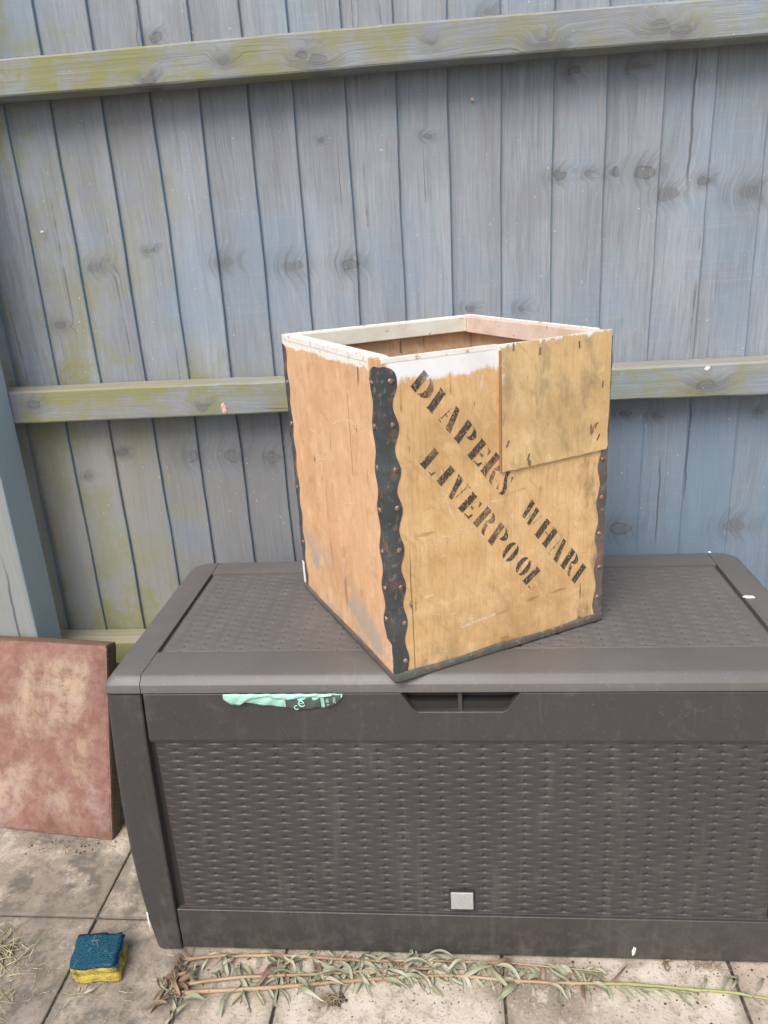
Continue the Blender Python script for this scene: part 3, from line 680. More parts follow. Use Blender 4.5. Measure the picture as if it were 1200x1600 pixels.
# ------------------------------------------------------------------ green bag caught under the lid
bag = thing('plastic_bag', 'mint green plastic bag caught under the lid and hanging over the box front', 'bag', (-.286, -.004, .5625))
prof = [(0, 7), (.035, 12), (.075, 17), (.13, 17), (.18, 12.5), (.31, 16), (.5, 21), (.64, 24), (.77, 22.5), (.87, 21), (.94, 15), (1, 3)]
def bag_sheet(name, s0, s1, top, botf, yoff, mat, ns=70, nv=10, seed=0, parent=None):
    V, F = [], []
    for i in range(ns+1):
        s = s0+(s1-s0)*i/ns; x = (s-.5)*.196; t0 = top(s); b = botf(s)
        for j in range(nv+1):
            t = j/nv; z = t0+(b-t0)*t
            y = yoff-.0016*math.sin(math.pi*min(1, t*1.05))-.0011*math.sin(s*19+seed+t*2.2)*t-.0007*math.sin(s*47+t*5+seed)
            V.append((x, min(y, .0014)+.0, z))
    for i in range(ns):
        for j in range(nv): a = i*(nv+1)+j; F.append((a, a+1, a+nv+2, a+nv+1))
    o = link(name, mesh(name, V, F, True), mat, parent or bag)
    md = o.modifiers.new('s', 'SOLIDIFY'); md.thickness = .0004; return o
bot = lambda s: -.00118*np.interp(s, [p[0] for p in prof], [p[1] for p in prof])
bag_sheet('film', 0, 1, lambda s: .001, bot, -.0005, M['mint'], seed=0)
bag_sheet('folded_edge', 0.0, .92, lambda s: .002, lambda s: np.interp(s, [0, .06, .13, .2, .32, .45, .6, .7, .92], [-.009, -.019, -.0185, -.010, -.003, -.007, -.008, -.005, -.002]), -.0030, M['mint'], seed=2, nv=6)
bag_sheet('printed_panel', .52, .815, lambda s: -.0035-.001*math.sin(s*20), lambda s: bot(s)+.0005, -.0012, M['greyprint'], ns=26, seed=0)
bag_sheet('printed_panel', .845, .985, lambda s: 0, lambda s: bot(s)+.0005, -.0012, M['greyprint'], ns=16, seed=0)
for (t, sz, x, z, rot) in (('e', .026, .030, -.0125, 12), ('c', .018, .021, -.0205, 12), ('up s', .0080, .0745, -.0115, -90), ('oar', .0080, .0855, -.0085, -90)):
    link('lettering', text_mesh(t, sz, .0002), M['mintprint'], bag, (x, -.0052, z), (R(90), R(-rot), 0))

# ------------------------------------------------------------------ tea chest
CW, CD, CH, ROT = .4027, .4132, .500, .52354
tc = thing('tea_chest', 'open plywood tea chest stencilled in black with riveted tin edges on the storage box', 'tea chest', (-.0984, -.0183, H+.0012), (0, 0, ROT))
T = .005
fp = link('front_panel', box('front_panel', .001, CW-.001, 0, T, .004, CH, .0008), M['ply_front'], tc)
lp = link('side_panel', box('side_panel', 0, T, T+.0005, CD-.001, .004, CH, .0008), M['ply_left'], tc)
link('back_panel', box('back_panel', T+.0005, CW-.001, CD-T, CD, .004, CH, .0008), M['ply_in'], tc)
link('side_panel', box('side_panel', CW-T, CW, T+.0005, CD-T-.0005, .004, CH, .0008), M['ply_in'], tc)
link('base_panel', box('base_panel', T+.001, CW-T-.001, T+.001, CD-T-.001, .004, .010, 0), M['ply_in'], tc)
link('batten', box('batten', T+.0003, T+.022, T+.022, CD-T-.0005, CH-.030, CH+.001, .0015), M['white'], tc)
link('batten', box('batten', T+.0225, CW-T-.0225, CD-T-.020, CD-T-.0003, CH-.027, CH+.0008, .0015), M['greenwhite'], tc)
link('batten', box('batten', CW-T-.022, CW-T-.0003, T+.003, CD-T-.0005, CH-.029, CH+.0005, .0015), M['pinkwhite'], tc)
link('batten', box('batten', T+.003, CW-T-.0225, T+.0003, T+.006, CH-.032, CH-.002, .001), M['white'], tc)
# white painted top edges of the back and side panels
link('painted_rim', box('painted_rim', T+.001, CW-.002, CD-T-.0003, CD+.0006, CH-.006, CH+.0022, .0008), M['white'], tc)
link('painted_rim', box('painted_rim', CW-T-.0003, CW+.0006, .03, CD-T-.001, CH-.006, CH+.0018, .0008), M['white'], tc)
link('painted_rim', box('painted_rim', -.0006, T+.0004, .035, CD-.002, CH-.007, CH+.0022, .0008), M['white'], tc)
link('painted_rim', box('painted_rim', .004, .190, -.0005, T+.0003, CH-.006, CH+.0012, .0008), M['white'], tc)
for (y0, y1) in ((T+.0005, T+.021),):
    link('block', box('block', T+.0003, T+.022, y0, y1, CH-.03, CH-.0005, .001), M['ply_front'], tc)
link('torn_veneer', box('torn_veneer', -.0032, -.0016, CD-.010, CD-.001, .012, .058, .0006), M['white'], lp)
# patch
def patch():
    bm = bmesh.new(); pts = [(.1945, .500), (.1955, .3085)]
    n = 26
    for i in range(n+1):
        t = i/n; pts.append((.1955+.200*t, .3085+.004*t+random.uniform(-.0007, .0007)))
    pts += [(.3985, .317), (.3965, .345), (.3985, .37), (.3975, .503)]
    for i in range(1, 10): pts.append((.3975-.203*i/10, .503-.003*i/10+random.uniform(-.0004, .0004)))
    vs_ = [bm.verts.new((x, -.0048, z)) for x, z in pts]; f = bm.faces.new(vs_)
    r_ = bmesh.ops.extrude_face_region(bm, geom=[f])
    for v in [g for g in r_['geom'] if isinstance(g, bmesh.types.BMVert)]: v.co.y = -.0006
    bmesh.ops.recalc_face_normals(bm, faces=bm.faces); return bm_mesh('patch_panel', bm)
pp = link('patch_panel', patch(), M['ply_patch'], tc)
m = Mat('torn_ply_edge'); o_ = m.obj(); M['ply_edge'] = m.fin(m.mix(m.noise(o_, 120, 3, stretch=(1, 1, .1)), (.22, .10, .05), (.40, .22, .11)), .8)
link('split_edge', box('split_edge', .1925, .1943, -.0050, -.0007, .3095, .492, .0004), M['ply_edge'], pp)
for (x, z, a) in ((.262, .484, 5), (.335, .486, -5), (.205, .352, 25), (.243, .325, 20), (.378, .335, 30), (.383, .42, 5), (.215, .495, 0)):
    link('staple', box('staple', -.0013, .0013, -.0007, 0, -.0055, .0055, .0003), M['metal_rust'], pp, (x, -.0049, z), (0, R(a), 0))
# wavy tin edging
def wavy(z, base, amp, ph, zr):
    # lobes at the rivet heights
    k = np.interp(z, zr, np.arange(len(zr)))
    if z < zr[0]: k = (z-zr[0])/(zr[1]-zr[0])
    if z > zr[-1]: k = len(zr)-1+(z-zr[-1])/(zr[-1]-zr[-2])
    hsh = math.sin(round(k)*12.9+ph*7+base*9000)*.5
    return base*(1+.05*hsh)+amp*(1+.45*hsh)*math.cos(2*math.pi*(k+.07*hsh)+ph)
zr = [.033, .098, .158, .218, .282, .3406, .4045, .470]
def corner_strip(mat, top, bottom, place, wa, wb, name='corner_strip', cutb=0, seed=1):
    """two flanges round one upright edge; place(a, b, out) maps flange coordinates to chest coordinates"""
    rr = random.Random(seed); V, F, n = [], [], 120; dent = [rr.uniform(0, 6.28) for _ in range(3)]
    for i in range(n+1):
        z = bottom+(top-bottom)*i/n
        a = wavy(z, wa[0], wa[1], 0, zr)+rr.uniform(-.0002, .0002); b = wavy(z, wb[0], wb[1], .25, zr)+rr.uniform(-.0002, .0002)
        if top-z < .012: q = math.sqrt(max(0, 1-((.012-(top-z))/.012)**2)); a *= .45+.55*q; b *= .55+.45*q
        if z < cutb: b = .0065+rr.uniform(0, .002)
        dn = .0006*math.sin(z*60+dent[0])+.0005*math.sin(z*170+dent[1])+.0003*math.sin(z*410+dent[2]); dn = max(dn, -.0005); e = .0014+dn
        # outline: flange one edge, its surface, rounded corner, flange two
        row = [('A', a, .0001), ('A', a-.0004, .0009), ('A', a*.55, .0010+dn), ('A', .0042, e), ('C', .0012, e*.75), ('B', .0042, e), ('B', b*.55, .0010+dn), ('B', b-.0004, .0009), ('B', b, .0001)]
        for fl, d_, ou in row: V.append(place(fl, d_, ou, z))
    m_ = len(row)
    for i in range(n):
        for k in range(m_-1): F.append((i*m_+k, i*m_+k+1, (i+1)*m_+k+1, (i+1)*m_+k))
    me = mesh(name, V, F); bm = bmesh.new(); bm.from_mesh(me); bmesh.ops.recalc_face_normals(bm, faces=bm.faces); bm.to_mesh(me); bm.free(); me.shade_smooth(); me.set_sharp_from_angle(angle=R(50))
    o = link(name, me, mat, tc)
    return o
def rivet_mesh():
    V, F = [], []; n = 12
    for r_, h_ in ((.0043, 0), (.0041, .0009), (.0033, .0019), (.0018, .0025)):
        for k in range(n): a = 6.283*k/n; V.append((r_*math.cos(a), -h_, r_*math.sin(a)))
    for l in range(3):
        for k in range(n): F.append((l*n+k, l*n+(k+1) % n, l*n+n+(k+1) % n, l*n+n+k))
    F.append(tuple(3*n+k for k in range(n))); return mesh('rivet', V, F, True)
RV = rivet_mesh()
def plA(fl, d_, ou, z):      # front corner: A on the front face, B on the left face
    if fl == 'A': return (d_, -ou, z)
    if fl == 'C': return (-ou*.75, -ou*.75, z)
    return (-ou, d_, z)
def plR(fl, d_, ou, z):      # right corner: A on the front face, B on the right face
    if fl == 'A': return (CW-d_, -ou, z)
    if fl == 'C': return (CW+ou*.75, -ou*.75, z)
    return (CW+ou, d_, z)
def plL(fl, d_, ou, z):      # left corner: A on the left face, B on the back
    if fl == 'A': return (-ou, CD-d_, z)
    if fl == 'C': return (-ou*.75, CD+ou*.75, z)
    return (d_, CD+ou, z)
def plB(fl, d_, ou, z):
    if fl == 'A': return (CW+ou, CD-d_, z)
    if fl == 'C': return (CW+ou*.75, CD+ou*.75, z)
    return (CW-d_, CD+ou, z)
cs = corner_strip(M['metal'], .490, .002, plA, (.0222, .0037), (.0280, .0042), cutb=.064, seed=1)
def rivets(strip, side, d_, zs, n0=0):
    for z in zs:
        dd = d_+random.uniform(-.0018, .0018); zz = z+random.uniform(-.004, .004)
        loc, rot = {'AF': ((dd, -.0010, zz), (0, 0, 0)), 'BL': ((-.0010, dd, zz), (0, 0, R(-90))), 'RF': ((CW-dd, -.0010, zz), (0, 0, 0)), 'LL': ((-.0010, CD-dd, zz), (0, 0, R(-90))), 'RR': ((CW+.001, dd, zz), (0, 0, R(90)))}[side]
        link('rivet', RV, M['rivet'], strip, loc, (rot[0], rot[1]+random.uniform(0, 6), rot[2]))
rivets(cs, 'AF', .0172, zr); rivets(cs, 'BL', .0215, zr[1:])
rs = corner_strip(M['metal_rust'], .492, .004, plR, (.0165, .0036), (.022, .004), seed=2); rivets(rs, 'RF', .0095, [.043, .104, .168, .229, .291]); rivets(rs, 'RR', .014, zr)
ls = corner_strip(M['metal'], .485, .004, plL, (.0185, .0040), (.022, .004), seed=3); rivets(ls, 'LL', .012, [.1, .218, .34, .42])
bs = corner_strip(M['metal_rust'], .485, .004, plB, (.022, .004), (.022, .004), seed=4)
# bottom edging: folded strips
def bottom_strip(p0, p1, nrm, mat, ht, seed, x0=0):
    rr = random.Random(seed); V, F, n = [], [], 60; p0 = Vector(p0); p1 = Vector(p1); nrm = Vector(nrm)
    for i in range(n+1):
        p = p0+(p1-p0)*i/n; t = i/n
        j = .0006*math.sin(t*40+seed)+rr.uniform(-.0003, .0003); hh = ht+.0016*math.sin(t*7+seed)+rr.uniform(-.0004, .0004)
        for ou, z in ((.0002, hh), (.0013, hh-.0006), (.0017+j, hh*.5), (.0021+j*.6, .0022), (.0014, -.0008), (-.012, -.0010)): V.append(p+nrm*ou+Vector((0, 0, z)))
    for i in range(n):
        for k in range(5): F.append((i*6+k, i*6+k+1, i*6+7+k, i*6+6+k))
    me = mesh('bottom_strip', V, F); bm = bmesh.new(); bm.from_mesh(me); bmesh.ops.recalc_face_normals(bm, faces=bm.faces); bm.to_mesh(me); bm.free(); me.shade_smooth()
    return link('bottom_strip', me, mat, tc)
b1 = bottom_strip((-.0022, -.0012, 0), (.20, -.0012, 0), (0, -1, 0), M['metal_grey'], .0135, 1)
b2 = bottom_strip((.1985, -.0018, 0), (CW+.0015, -.0015, 0), (0, -1, 0), M['metal_rust'], .0130, 2)
b3 = bottom_strip((-.0010, CD+.001, 0), (-.0010, -.003, 0), (-1, 0, 0), M['metal_rust'], .011, 3)
bottom_strip((CW, 0, 0), (CW, CD, 0), (1, 0, 0), M['metal_rust'], .012, 4); bottom_strip((CW, CD, 0), (0, CD, 0), (0, 1, 0), M['metal_rust'], .012, 5)
for x in (.055, .135, .225, .30, .372):
    link('nail', RV, M['rivet'], b1 if x < .2 else b2, (x, -.0031, .0085), (0, 0, 0)).scale = (.5, .5, .5)
# stencilled letters: measured foot and head of each main stem on the panel
T1 = [('D', (.0731, .4742), (.051, .4536)), ('I', (.0991, .4457), (.0754, .42)), ('A', (.1223, .4182), (.1045, .3862)), ('P', (.1425, .3938), (.1181, .369)), ('E', (.1662, .3613), (.1404, .3397)), ('R', (.1908, .3364), (.1625, .3113)), ('S', (.2114, .3059), (.1935, .2728)),
      ('W', (.2562, .2491), (.238, .2247)), ('H', (.2868, .2102), (.2633, .1864)), ('A', (.3201, .1693), (.3014, .1346)), ('R', (.3393, .1466), (.3162, .1194)), ('I', (.3634, .1128), (.3399, .0876))]
T2 = [('L', (.085, .3609), (.061, .3397)), ('I', (.1113, .3292), (.0869, .3094)), ('V', (.1252, .3128), (.1051, .2832)), ('E', (.1491, .2809), (.122, .2602)), ('R', (.1747, .2526), (.1478, .2309)), ('P', (.1981, .2223), (.1741, .1952)), ('O', (.2198, .1883), (.1967, .1682)), ('O', (.2435, .1573), (.2224, .1374)), ('L', (.2692, .1296), (.2401, .1102))]
def cres(cx_, cy_, rx, ry, a0, a1, k=.55, n=10):      # crescent: thick in the middle, thin at the ends
    out = [(cx_+rx*math.cos(R(a0+(a1-a0)*i/n)), cy_+ry*math.sin(R(a0+(a1-a0)*i/n))) for i in range(n+1)]
    inn = [(cx_+rx*k*math.cos(R(a0+(a1-a0)*i/n)), cy_+ry*.93*math.sin(R(a0+(a1-a0)*i/n))) for i in range(n+1)]
    return out+inn[::-1]
S_ = .175
stem = [(-S_, 0), (S_, 0), (S_, 1), (-S_, 1)]
srf = [[(-.22, 0), (-S_, 0), (-S_, .06), (-.22, .03)], [(S_, 0), (.22, 0), (.22, .03), (S_, .06)], [(-.22, 1), (-.22, .97), (-S_, .94), (-S_, 1)], [(S_, 1), (S_, .94), (.22, .97), (.22, 1)]]
GL = {
 'I': [stem]+srf, 'L': [stem]+srf[2:]+srf[:1]+[[(.30, .02), (.62, .02), (.68, .30), (.60, .28), (.52, .10), (.30, .08)]],
 'D': [stem]+[cres(.20, .5, .62, .5, -78, 78, .42)],
 'P': [stem]+srf[:3]+[cres(.22, .72, .50, .28, -80, 80, .40)],
 'E': [stem]+srf[:1]+srf[2:3]+[[(.26, .96), (.62, .96), (.64, .70), (.57, .72), (.50, .88), (.26, .91)], [(.26, .53), (.46, .58), (.46, .42), (.26, .47)], [(.26, .08), (.50, .11), (.60, .30), (.67, .30), (.64, .03), (.26, .03)]],
 'R': [stem]+srf[:3]+[cres(.22, .74, .46, .26, -80, 80, .36), [(.30, .46), (.52, .44), (.66, .08), (.76, .03), (.72, -.02), (.52, .0), (.42, .12)]],
 'A': [[(-.17, 0), (.18, 0), (.14, 1), (-.12, 1)], [(-.62, .12), (-.58, .10), (-.26, .78), (-.30, .80)], [(-.52, .36), (-.30, .36), (-.30, .42), (-.49, .42)], [(-.74, .0), (-.50, .0), (-.50, .04), (-.74, .04)]],
 'V': [[(-.10, 0), (.12, 0), (.17, 1), (-.18, 1)], srf[2], srf[3], [(.22, .16), (.26, .14), (.58, .92), (.53, .94)], [(.42, .95), (.72, .95), (.72, 1), (.42, 1)]],
 'W': [[(-.14, 0), (.08, 0), (.16, 1), (-.14, 1)], [(.34, -.05), (.54, -.05), (.62, .93), (.34, .93)], [(.20, .1), (.25, .1), (.33, .6), (.29, .62)], [(.68, .2), (.72, .18), (.92, .84), (.87, .86)]],
 'H': [stem]+srf+[[(x+.70, y) for x, y in p] for p in [stem]+srf]+[[(.20, .47), (.50, .47), (.50, .54), (.20, .54)]],
 'O': [cres(.20, .5, .36, .53, 100, 260, .22), cres(.30, .5, .36, .53, -80, 80, .22)],
 'S': [[(-.16, .78), (-.20, .92), (-.06, 1.02), (.10, 1.0), (.06, .92), (.02, .80), (.10, .62), (.26, .40), (.26, .18), (.12, .02), (-.10, -.02), (-.02, .06), (.04, .18), (-.04, .36), (-.12, .56)], [(.24, .94), (.36, .98), (.36, .74), (.31, .76)], [(-.34, .26), (-.28, .24), (-.20, .06), (-.36, .02)]],
}
td = Vector((math.cos(R(-51.5)), math.sin(R(-51.5))))
def parea(p): return abs(sum(p[i][0]*p[(i+1) % len(p)][1]-p[(i+1) % len(p)][0]*p[i][1] for i in range(len(p))))/2
def letter(ch, top, bot_, k):
    t = Vector(top); b = Vector(bot_); up_ = t-b; sc = .0345
    V, F = [], []
    for poly in GL[ch]:
        base = len(V)
        for a, c_ in poly:
            p = b+up_*c_+td*(a*sc*1.0); V.append((p.x, -.0004-(k % 3)*.00002, p.y))
        F.append(tuple(range(base, base+len(poly))))
    me0 = mesh('letter', V, F)
    for pi_, poly in enumerate(GL[ch]): me0.polygons[pi_].material_index = 0 if parea(poly) > .043 else 1
    bm = bmesh.new(); bm.from_mesh(me0); bmesh.ops.triangulate(bm, faces=bm.faces); bmesh.ops.recalc_face_normals(bm, faces=bm.faces)
    me = bm_mesh('letter', bm)
    me.materials.append(M['ink']); me.materials.append(M['ink_faint'])
    link('letter', me, None, fp)
for line in (T1, T2):
    for k, (ch, a, b) in enumerate(line): letter(ch, a, b, k)
# chalky scratches
def scratch(pts, face, wd):
    P = smooth_path([(a, b, 0) for a, b in pts], 8); V, F = [], []
    for i, p in enumerate(P):
        t = (P[min(i+1, len(P)-1)]-P[max(i-1, 0)]).normalized(); n_ = Vector((-t.y, t.x, 0))*wd*.5
        for q in (p+n_, p-n_): V.append((q.x, -.00025, q.y) if face == 'F' else (-.00025, q.x, q.y))
    F = [(2*i, 2*i+1, 2*i+3, 2*i+2) for i in range(len(P)-1)]
    link('scratch', mesh('scratch', V, F), M['chalk'], fp if face == 'F' else lp)
scratch([(.2058, .3587), (.1921, .3734), (.1665, .3859), (.1354, .3939), (.1069, .3959), (.0854, .3888)], 'L', .0022)
scratch([(.3081, .3483), (.2671, .3456), (.2357, .3342), (.2238, .318), (.2362, .3068), (.2844, .2979)], 'L', .0026)
scratch([(.2648, .2937), (.2378, .2744), (.2109, .2451), (.2006, .2157)], 'L', .0022)
scratch([(.2034, .3572), (.2033, .3328)], 'L', .0016); scratch([(.3092, .2336), (.2688, .2131)], 'L', .0016)
for k_ in range(9):
    y_ = .008+.0026*k_; scratch([(y_, .062-random.uniform(0, .022)), (y_+random.uniform(-.003, .003), .036), (y_+.002, .012+random.uniform(0, .012))], 'L', random.uniform(.0022, .0042))
scratch([(.10, .27), (.14, .255), (.19, .25)], 'L', .0012)
scratch([(.052, .345), (.082, .315), (.125, .255), (.165, .205)], 'F', .0011); scratch([(.092, .332), (.096, .30), (.108, .255), (.125, .225)], 'F', .0020)
scratch([(.06, .21), (.10, .22), (.16, .235)], 'F', .0014); scratch([(.12, .062), (.15, .066), (.185, .069)], 'F', .0045); scratch([(.21, .31), (.23, .26), (.235, .24)], 'F', .0012)
scratch([(.03, .13), (.09, .09), (.15, .07)], 'F', .0010); scratch([(.25, .13), (.28, .075), (.30, .06)], 'F', .0012); scratch([(.165, .46), (.162, .44)], 'F', .004)

# ------------------------------------------------------------------ sponge
sg = thing('kitchen_sponge', 'yellow foam sponge with blue scouring pad lying on the paving', 'sponge', (-.682, -.041, .001), (0, 0, R(5.5)))
def pad(name, x, y, z0, z1, mat, waist=0, seed=0, bw=.003, shear=0):
    bm = bmesh.new(); bmesh.ops.create_cube(bm, size=1)
    bmesh.ops.subdivide_edges(bm, edges=bm.edges, cuts=9, use_grid_fill=True)
    rr = random.Random(seed)
    for v in bm.verts:
        t = v.co.z+.5; wv = 1-waist*math.exp(-((t-.56)/.11)**2)
        edge = 1-.035*(abs(v.co.x*2)**8)*(abs(v.co.y*2)**8)
        v.co = Vector((v.co.x*x*wv*edge, v.co.y*y*wv*edge, z0+(z1-z0)*t))
        v.co += Vector((.0012*math.sin(v.co.y*170+seed), .0012*math.sin(v.co.x*130+seed), .0016*math.sin(v.co.x*60+v.co.y*45+seed)*t))
        v.co += Vector((rr.uniform(-1, 1), rr.uniform(-1, 1), rr.uniform(-1, 1)))*.0005
        v.co.x += (v.co.y)*-.10+(.004 if t < .3 else 0)*1
        if v.co.x > x*.3 and v.co.y > y*.3: v.co.z += .003*t
    me = bm_mesh(name, bm, True); return link(name, me, mat, sg)
pad('foam', .0865, .072, 0, .0325, M['foam'], .09, 1)
pad('scouring_pad', .0855, .071, .0320, .0385, M['scour'], 0, 1)

# ------------------------------------------------------------------ pulled weeds
def leaf_mesh(k, L, W, curl, twist, fold, wob):
    V, F, n = [], [], 10; p = Vector((0, 0, 0)); ang = random.uniform(.05, .5); yaw = 0
    for i in range(n+1):
        t = i/n; wd = W*(math.sin(math.pi*min(1, t*.93+.05))**.8)*(1-.35*t)
        if i == n: wd = .0004
        d = Vector((math.cos(ang)*math.cos(yaw), math.cos(ang)*math.sin(yaw), math.sin(ang)))
        if i: p = p+d*(L/n)
        ang += curl/n*(1 if t > .15 else .3)+wob*math.sin(t*9+k)*.12; yaw += twist*.25/n+wob*.15*math.sin(t*7+k*2)
        rl = twist*t; s_ = Vector((-math.sin(yaw)*math.cos(rl), math.cos(yaw)*math.cos(rl), math.sin(rl)))
        nn = d.cross(s_).normalized()
        V += [p+s_*wd*.5+nn*fold*wd, p+s_*wd*.25+nn*fold*wd*.35, p, p-s_*wd*.25+nn*fold*wd*.35, p-s_*wd*.5+nn*fold*wd*(.7)]
    zmin = min(v.z for v in V)
    for i in range(n):
        for j in range(4): a = i*5+j; F.append((a, a+1, a+6, a+5))
    # keep it on the ground: nothing below zero at the tip
    V = [Vector((v.x, v.y, max(v.z, -.006+.004*math.sin(v.x*200)))) for v in V]
    return mesh('leaf', V, F, True)
LM = [leaf_mesh(k, random.uniform(.05, .085), random.uniform(.0075, .0135), random.uniform(-2.4, -.9), random.uniform(-2.8, 2.8), random.uniform(.15, .7), random.uniform(.8, 2.4)) for k in range(16)]
LB = [leaf_mesh(k, random.uniform(.045, .07), random.uniform(.008, .014), random.uniform(-3.0, -.2), random.uniform(-4.5, 4.5), random.uniform(.4, .9), random.uniform(1.2, 2.6)) for k in range(10)]
for me in LM+LB: me.materials.append(M['leaf'])
def put_leaf(parent, x, y, z, heading, mat, lib, sc=1, tilt=0, roll=0):
    o = link('leaf', random.choice(lib), None, parent, (x, y, z), (roll, tilt, heading)); o.scale = (sc, sc, sc)
    o.material_slots[0].link = 'OBJECT'; o.material_slots[0].material = M[mat]
    return o
def weed(label, pts, r0, r1, nl, xr, mat='stalk', up=.0, dens=None, big=1.0):
    t = thing('pulled_weed', label, 'weed', (0, 0, 0), group='pulled weeds lying before the box')
    P = smooth_path([(x, y, r0*.9+.002+up) for x, y in pts], 6, .0006)
    n = len(P); rad = [r0+(r1-r0)*i/(n-1)+(.0006 if i % 7 == 0 else 0) for i in range(n)]
    v, f = tube(P, rad, 8); link('stalk', mesh('stalk', v, f, True), M[mat], t)
    for k in range(nl):
        x = random.uniform(*xr) if dens is None else xr[0]+(xr[1]-xr[0])*random.random()**dens
        i = min(range(n), key=lambda i: abs(P[i].x-x)); side = random.choice((-1, 1))
        hd = side*R(random.uniform(3, 80)) if random.random() < .7 else side*R(random.uniform(90, 175))
        zz = P[i].z*random.uniform(.4, 1.0)+.001
        if P[i].y > -.035 and side > 0: hd = -abs(hd)*.4 if random.random() < .35 else random.choice((R(random.uniform(0, 20)), R(random.uniform(165, 182))))
        put_leaf(t, P[i].x, P[i].y, zz, hd, random.choices(('leaf', 'leaf_grey', 'leaf_brown'), (5, 6, .6))[0], LM, random.uniform(.6, 1.1)*big, R(random.uniform(0, 14)), R(random.uniform(-50, 50)))
    return t
w1 = weed('longest pulled weed, thick brown stalk turning green to the right, nearest the camera', [(-.4991, -.0929), (-.3742, -.0812), (-.2612, -.0675), (-.1478, -.0537), (-.034, -.0449), (.1061, -.0514), (.1975, -.052), (.2893, -.0501), (.3767, -.0567), (.4416, -.0593), (.5036, -.0699), (.62, -.085)], .0038, .0018, 84, (-.44, .24))
for x in (.165, .18, .20, .22, .24, .26, .27, .285, .29, .30, .315, .33, .345, .36, .375, .385, .40, .42, .43, .45, .47, .49): 
    put_leaf(w1, x, -.054-random.uniform(0, .006), .004, random.choice((-1, 1))*R(random.uniform(15, 60)), random.choice(('leaf', 'leaf_grey', 'leaf')), LM, random.uniform(.5, .9), 0, R(random.uniform(-30, 30)))
w2 = weed('middle pulled weed with thin brown stalk between two others', [(-.4973, -.0786), (-.4075, -.063), (-.2633, -.0519), (-.1945, -.0446), (-.1199, -.037), (-.06, -.034)], .0032, .0018, 96, (-.46, .0), up=.004)
w3 = weed('pulled weed lying closest to the foot of the storage box', [(-.5141, -.0283), (-.4496, -.0195), (-.3295, -.0164), (-.2452, -.0192), (-.17, -.022), (-.0927, -.0180), (.02, -.0185), (.0808, -.0192), (.16, -.024), (.24, -.030)], .0034, .0010, 104, (-.52, .22), up=.003)
# withered leaves and roots at the butt end of the stalks
for k in range(30):
    a = random.uniform(0, 6.28); r_ = random.random()**.6
    x, y = -.512+.034*r_*math.cos(a), -.076+.052*r_*math.sin(a)
    put_leaf(random.choice((w1, w2)), x, y, random.uniform(.004, .016), R(random.uniform(100, 290)), 'leaf_brown' if random.random() < .85 else 'leaf', LB, random.uniform(.65, 1.15), R(random.uniform(5, 32)), R(random.uniform(-120, 120)))
for (x, y, h_) in ((-.50, -.105, 200), (-.495, -.11, 240), (-.488, -.112, 250), (-.46, -.108, 190), (-.43, -.098, 200)):
    put_leaf(w1, x, y, .008, R(h_), random.choice(('leaf', 'leaf_brown')), LM, 1.0, 0, R(random.uniform(-30, 30)))
for t, (bx_, by_) in ((w1, (-.499, -.093)), (w2, (-.497, -.0786)), (w3, (-.514, -.0283))):
    parts = []
    for k in range(9):
        p = Vector((bx_, by_, .007)); a = random.uniform(2.0, 4.3); P = []
        for i in range(7): P.append(p.copy()); a += random.uniform(-.6, .6); p = p+Vector((math.cos(a)*.006, math.sin(a)*.006, random.uniform(-.0025, .0016))); p.z = max(p.z, .0015)
        parts.append(tube(P, [.0012*(1-i/8) for i in range(7)], 5))
    v, f = merge(parts); link('roots', mesh('roots', v, f, True), M['root'], t)
# root ball
rbt = thing('root_clump', 'small torn root clump with soil lying on the paving below the stalks', 'root clump', (-.2396, -.098, 0))
parts = []
for k in range(70):
    p = Vector((random.uniform(-.010, .010), random.uniform(-.006, .006), random.uniform(.003, .012))); a = random.uniform(0, 6.28); P = []
    for i in range(6): P.append(p.copy()); a += random.uniform(-.8, .8); p = p+Vector((math.cos(a)*.0055, math.sin(a)*.004, random.uniform(-.004, .0025))); p.z = max(p.z, .001)
    parts.append(tube(P, [.0007*(1-i/7) for i in range(6)], 4))
v, f = merge(parts); link('roots', mesh('roots', v, f, True), M['root'], rbt)
def crumbs(pts):
    parts = []
    for (x, y, s) in pts:
        bm = bmesh.new(); bmesh.ops.create_icosphere(bm, subdivisions=1, radius=s)
        for v in bm.verts: v.co = v.co*random.uniform(.7, 1.25); v.co.z *= .7
        bm.verts.index_update(); parts.append(([v.co+Vector((x, y, s*.45)) for v in bm.verts], [tuple(v.index for v in f.verts) for f in bm.faces])); bm.free()
    return merge(parts)
v, f = crumbs([(random.gauss(.012, .007), random.gauss(.002, .005), random.uniform(.001, .0045)) for _ in range(46)]); link('soil', mesh('soil', v, f), M['soil'], rbt)
# sprig by the sponge
spg = thing('leaf_sprig', 'small torn sprig of leaves lying in front of the sponge', 'sprig', (-.690, -.1045, .002))
v, f = tube([(-.026, 0, .002), (-.005, .002, .004), (.022, .004, .003)], [.0011, .0011, .0008], 6); link('stalk', mesh('stalk', v, f, True), M['gstalk'], spg)
for (x, y, h_, s_, mt_) in ((-.02, 0, 195, .5, 'leaf'), (-.012, -.002, 230, .42, 'leaf'), (.004, .002, 18, .62, 'leaf_grey'), (.008, .003, 45, .5, 'leaf_grey'), (-.002, .001, 110, .40, 'leaf_grey')): put_leaf(spg, x, y, .004, R(h_), mt_, LM, s_)
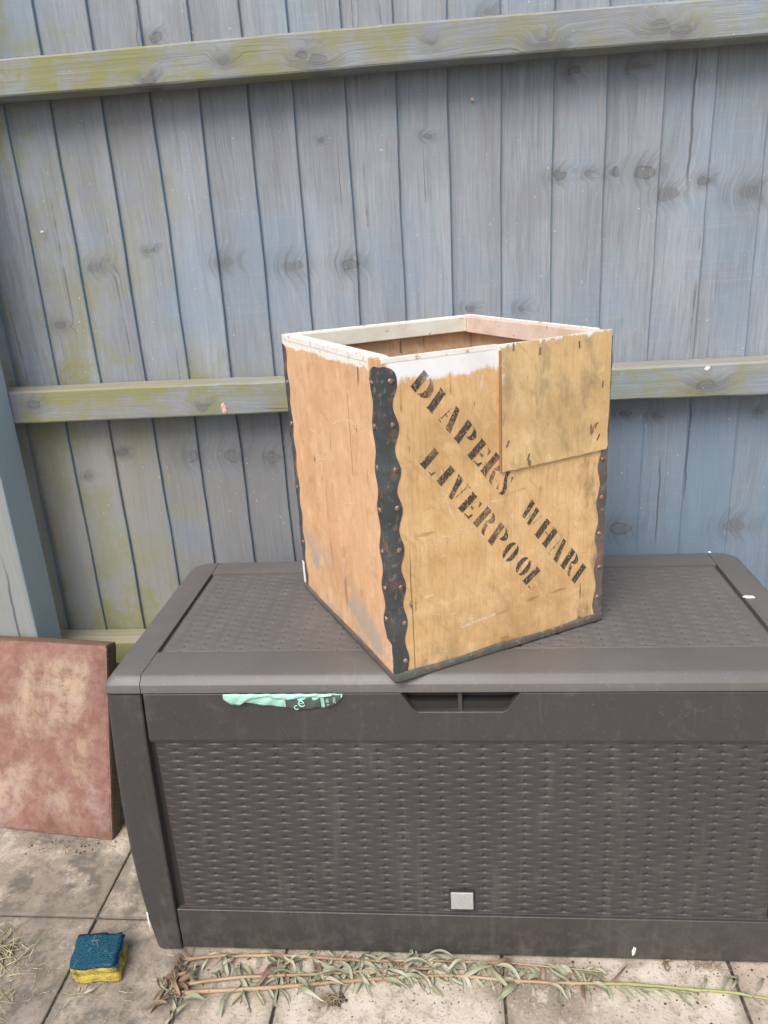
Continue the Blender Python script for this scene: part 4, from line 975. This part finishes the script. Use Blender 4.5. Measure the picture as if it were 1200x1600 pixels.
# dried leaves under the box
for (x, y, lab) in ((.362, -.004, 'dark curled dead leaf poking out under the storage box'), (.421, -.002, 'pale dried tuft of root fibres under the storage box edge')):
    t = thing('dead_leaf' if 'leaf' in lab else 'fibre_tuft', lab, 'leaf litter', (x, y-.004, .001))
    if 'leaf' in lab:
        for k in range(3): put_leaf(t, random.uniform(-.008, .008), .004, .004, R(random.uniform(200, 330)), 'leaf_brown', LB, .45, 0, R(40))
    else:
        parts = []
        for k in range(26):
            p = Vector((random.uniform(-.03, .03), random.uniform(-.004, .008), .003)); a = random.uniform(3.1, 6.3); P = []
            for i in range(6): P.append(p.copy()); a += random.uniform(-.7, .7); p = p+Vector((math.cos(a)*.006, math.sin(a)*.004, random.uniform(-.002, .003))); p.z = max(p.z, .001)
            parts.append(tube(P, [.0006]*6, 4))
        v, f = merge(parts); link('fibres', mesh('fibres', v, f, True), M['root'], t)
# crumbs of soil, straw, grass
pts = []
for _ in range(260):
    x = random.uniform(-.5, .56); y = random.gauss(-.045, .035); 
    if y > -.006: y = -.006-random.random()*.02
    pts.append((x, y, random.uniform(.0005, .0017)*(1 if random.random() < .9 else 1.6)))
pts += [(random.uniform(-1.0, -.8), random.gauss(.245, .012)+(-.117)*(random.uniform(-.02, .02)), random.uniform(.001, .003)) for _ in range(20)]
pts += [(-.80+random.uniform(-.2, .03), .262+random.gauss(0, .012), random.uniform(.0005, .0016)) for _ in range(60)]
v, f = crumbs(pts); tag(link('soil_crumbs', mesh('soil_crumbs', v, f), M['soil']), 'scattered dark soil crumbs on the paving', 'soil', kind='stuff')
def blades(n, cx_, cy_, sx, sy_, L, rad, flat):
    parts = []
    for _ in range(n):
        p = Vector((random.gauss(cx_, sx), random.gauss(cy_, sy_), .0015)); a = random.uniform(0, 6.28); P = []; l = L*random.uniform(.4, 1.2); e = random.uniform(0, flat)
        for i in range(6): P.append(p.copy()); a += random.uniform(-.25, .25); p = p+Vector((math.cos(a)*math.cos(e), math.sin(a)*math.cos(e), math.sin(e)))*l/5; e -= .25; p.z = max(p.z, .0012)
        parts.append(tube(P, [rad*(1-i/7) for i in range(6)], 4))
    return merge(parts)
v, f = merge([blades(110, -.915, -.02, .035, .022, .06, .0011, .9), blades(70, -.905, -.075, .03, .03, .06, .0011, .9), blades(40, -.86, -.14, .03, .02, .05, .0009, .5)])
tag(link('grass_tuft', mesh('grass_tuft', v, f, True), M['grass']), 'dry grass clippings strewn on the paving at far left', 'grass', kind='stuff')
v, f = merge([blades(45, -.73, -.08, .09, .05, .03, .0006, .15), blades(60, .05, -.06, .3, .035, .03, .0005, .15)])
tag(link('straw_bits', mesh('straw_bits', v, f, True), M['straw']), 'fine straw bits scattered over the paving', 'straw', kind='stuff')
for k in range(9):
    pass
v, f = [], []
parts = []
for _ in range(4):
    p = Vector((random.uniform(-.028, .02), random.uniform(-.025, .028), .0405)); a = random.uniform(0, 6.28); P = []
    for i in range(5): P.append(p.copy()); a += random.uniform(-.4, .4); p = p+Vector((math.cos(a), math.sin(a), random.uniform(-.03, .12)))*.004
    parts.append(tube(P, [.00022]*5, 4))
v, f = merge(parts); s_ = link('straw_bits', mesh('straw_bits', v, f), M['straw'], None, (-.682, -.041, .0015)); tag(s_, 'pale straw hairs stuck on the blue scouring pad', 'straw', kind='stuff')
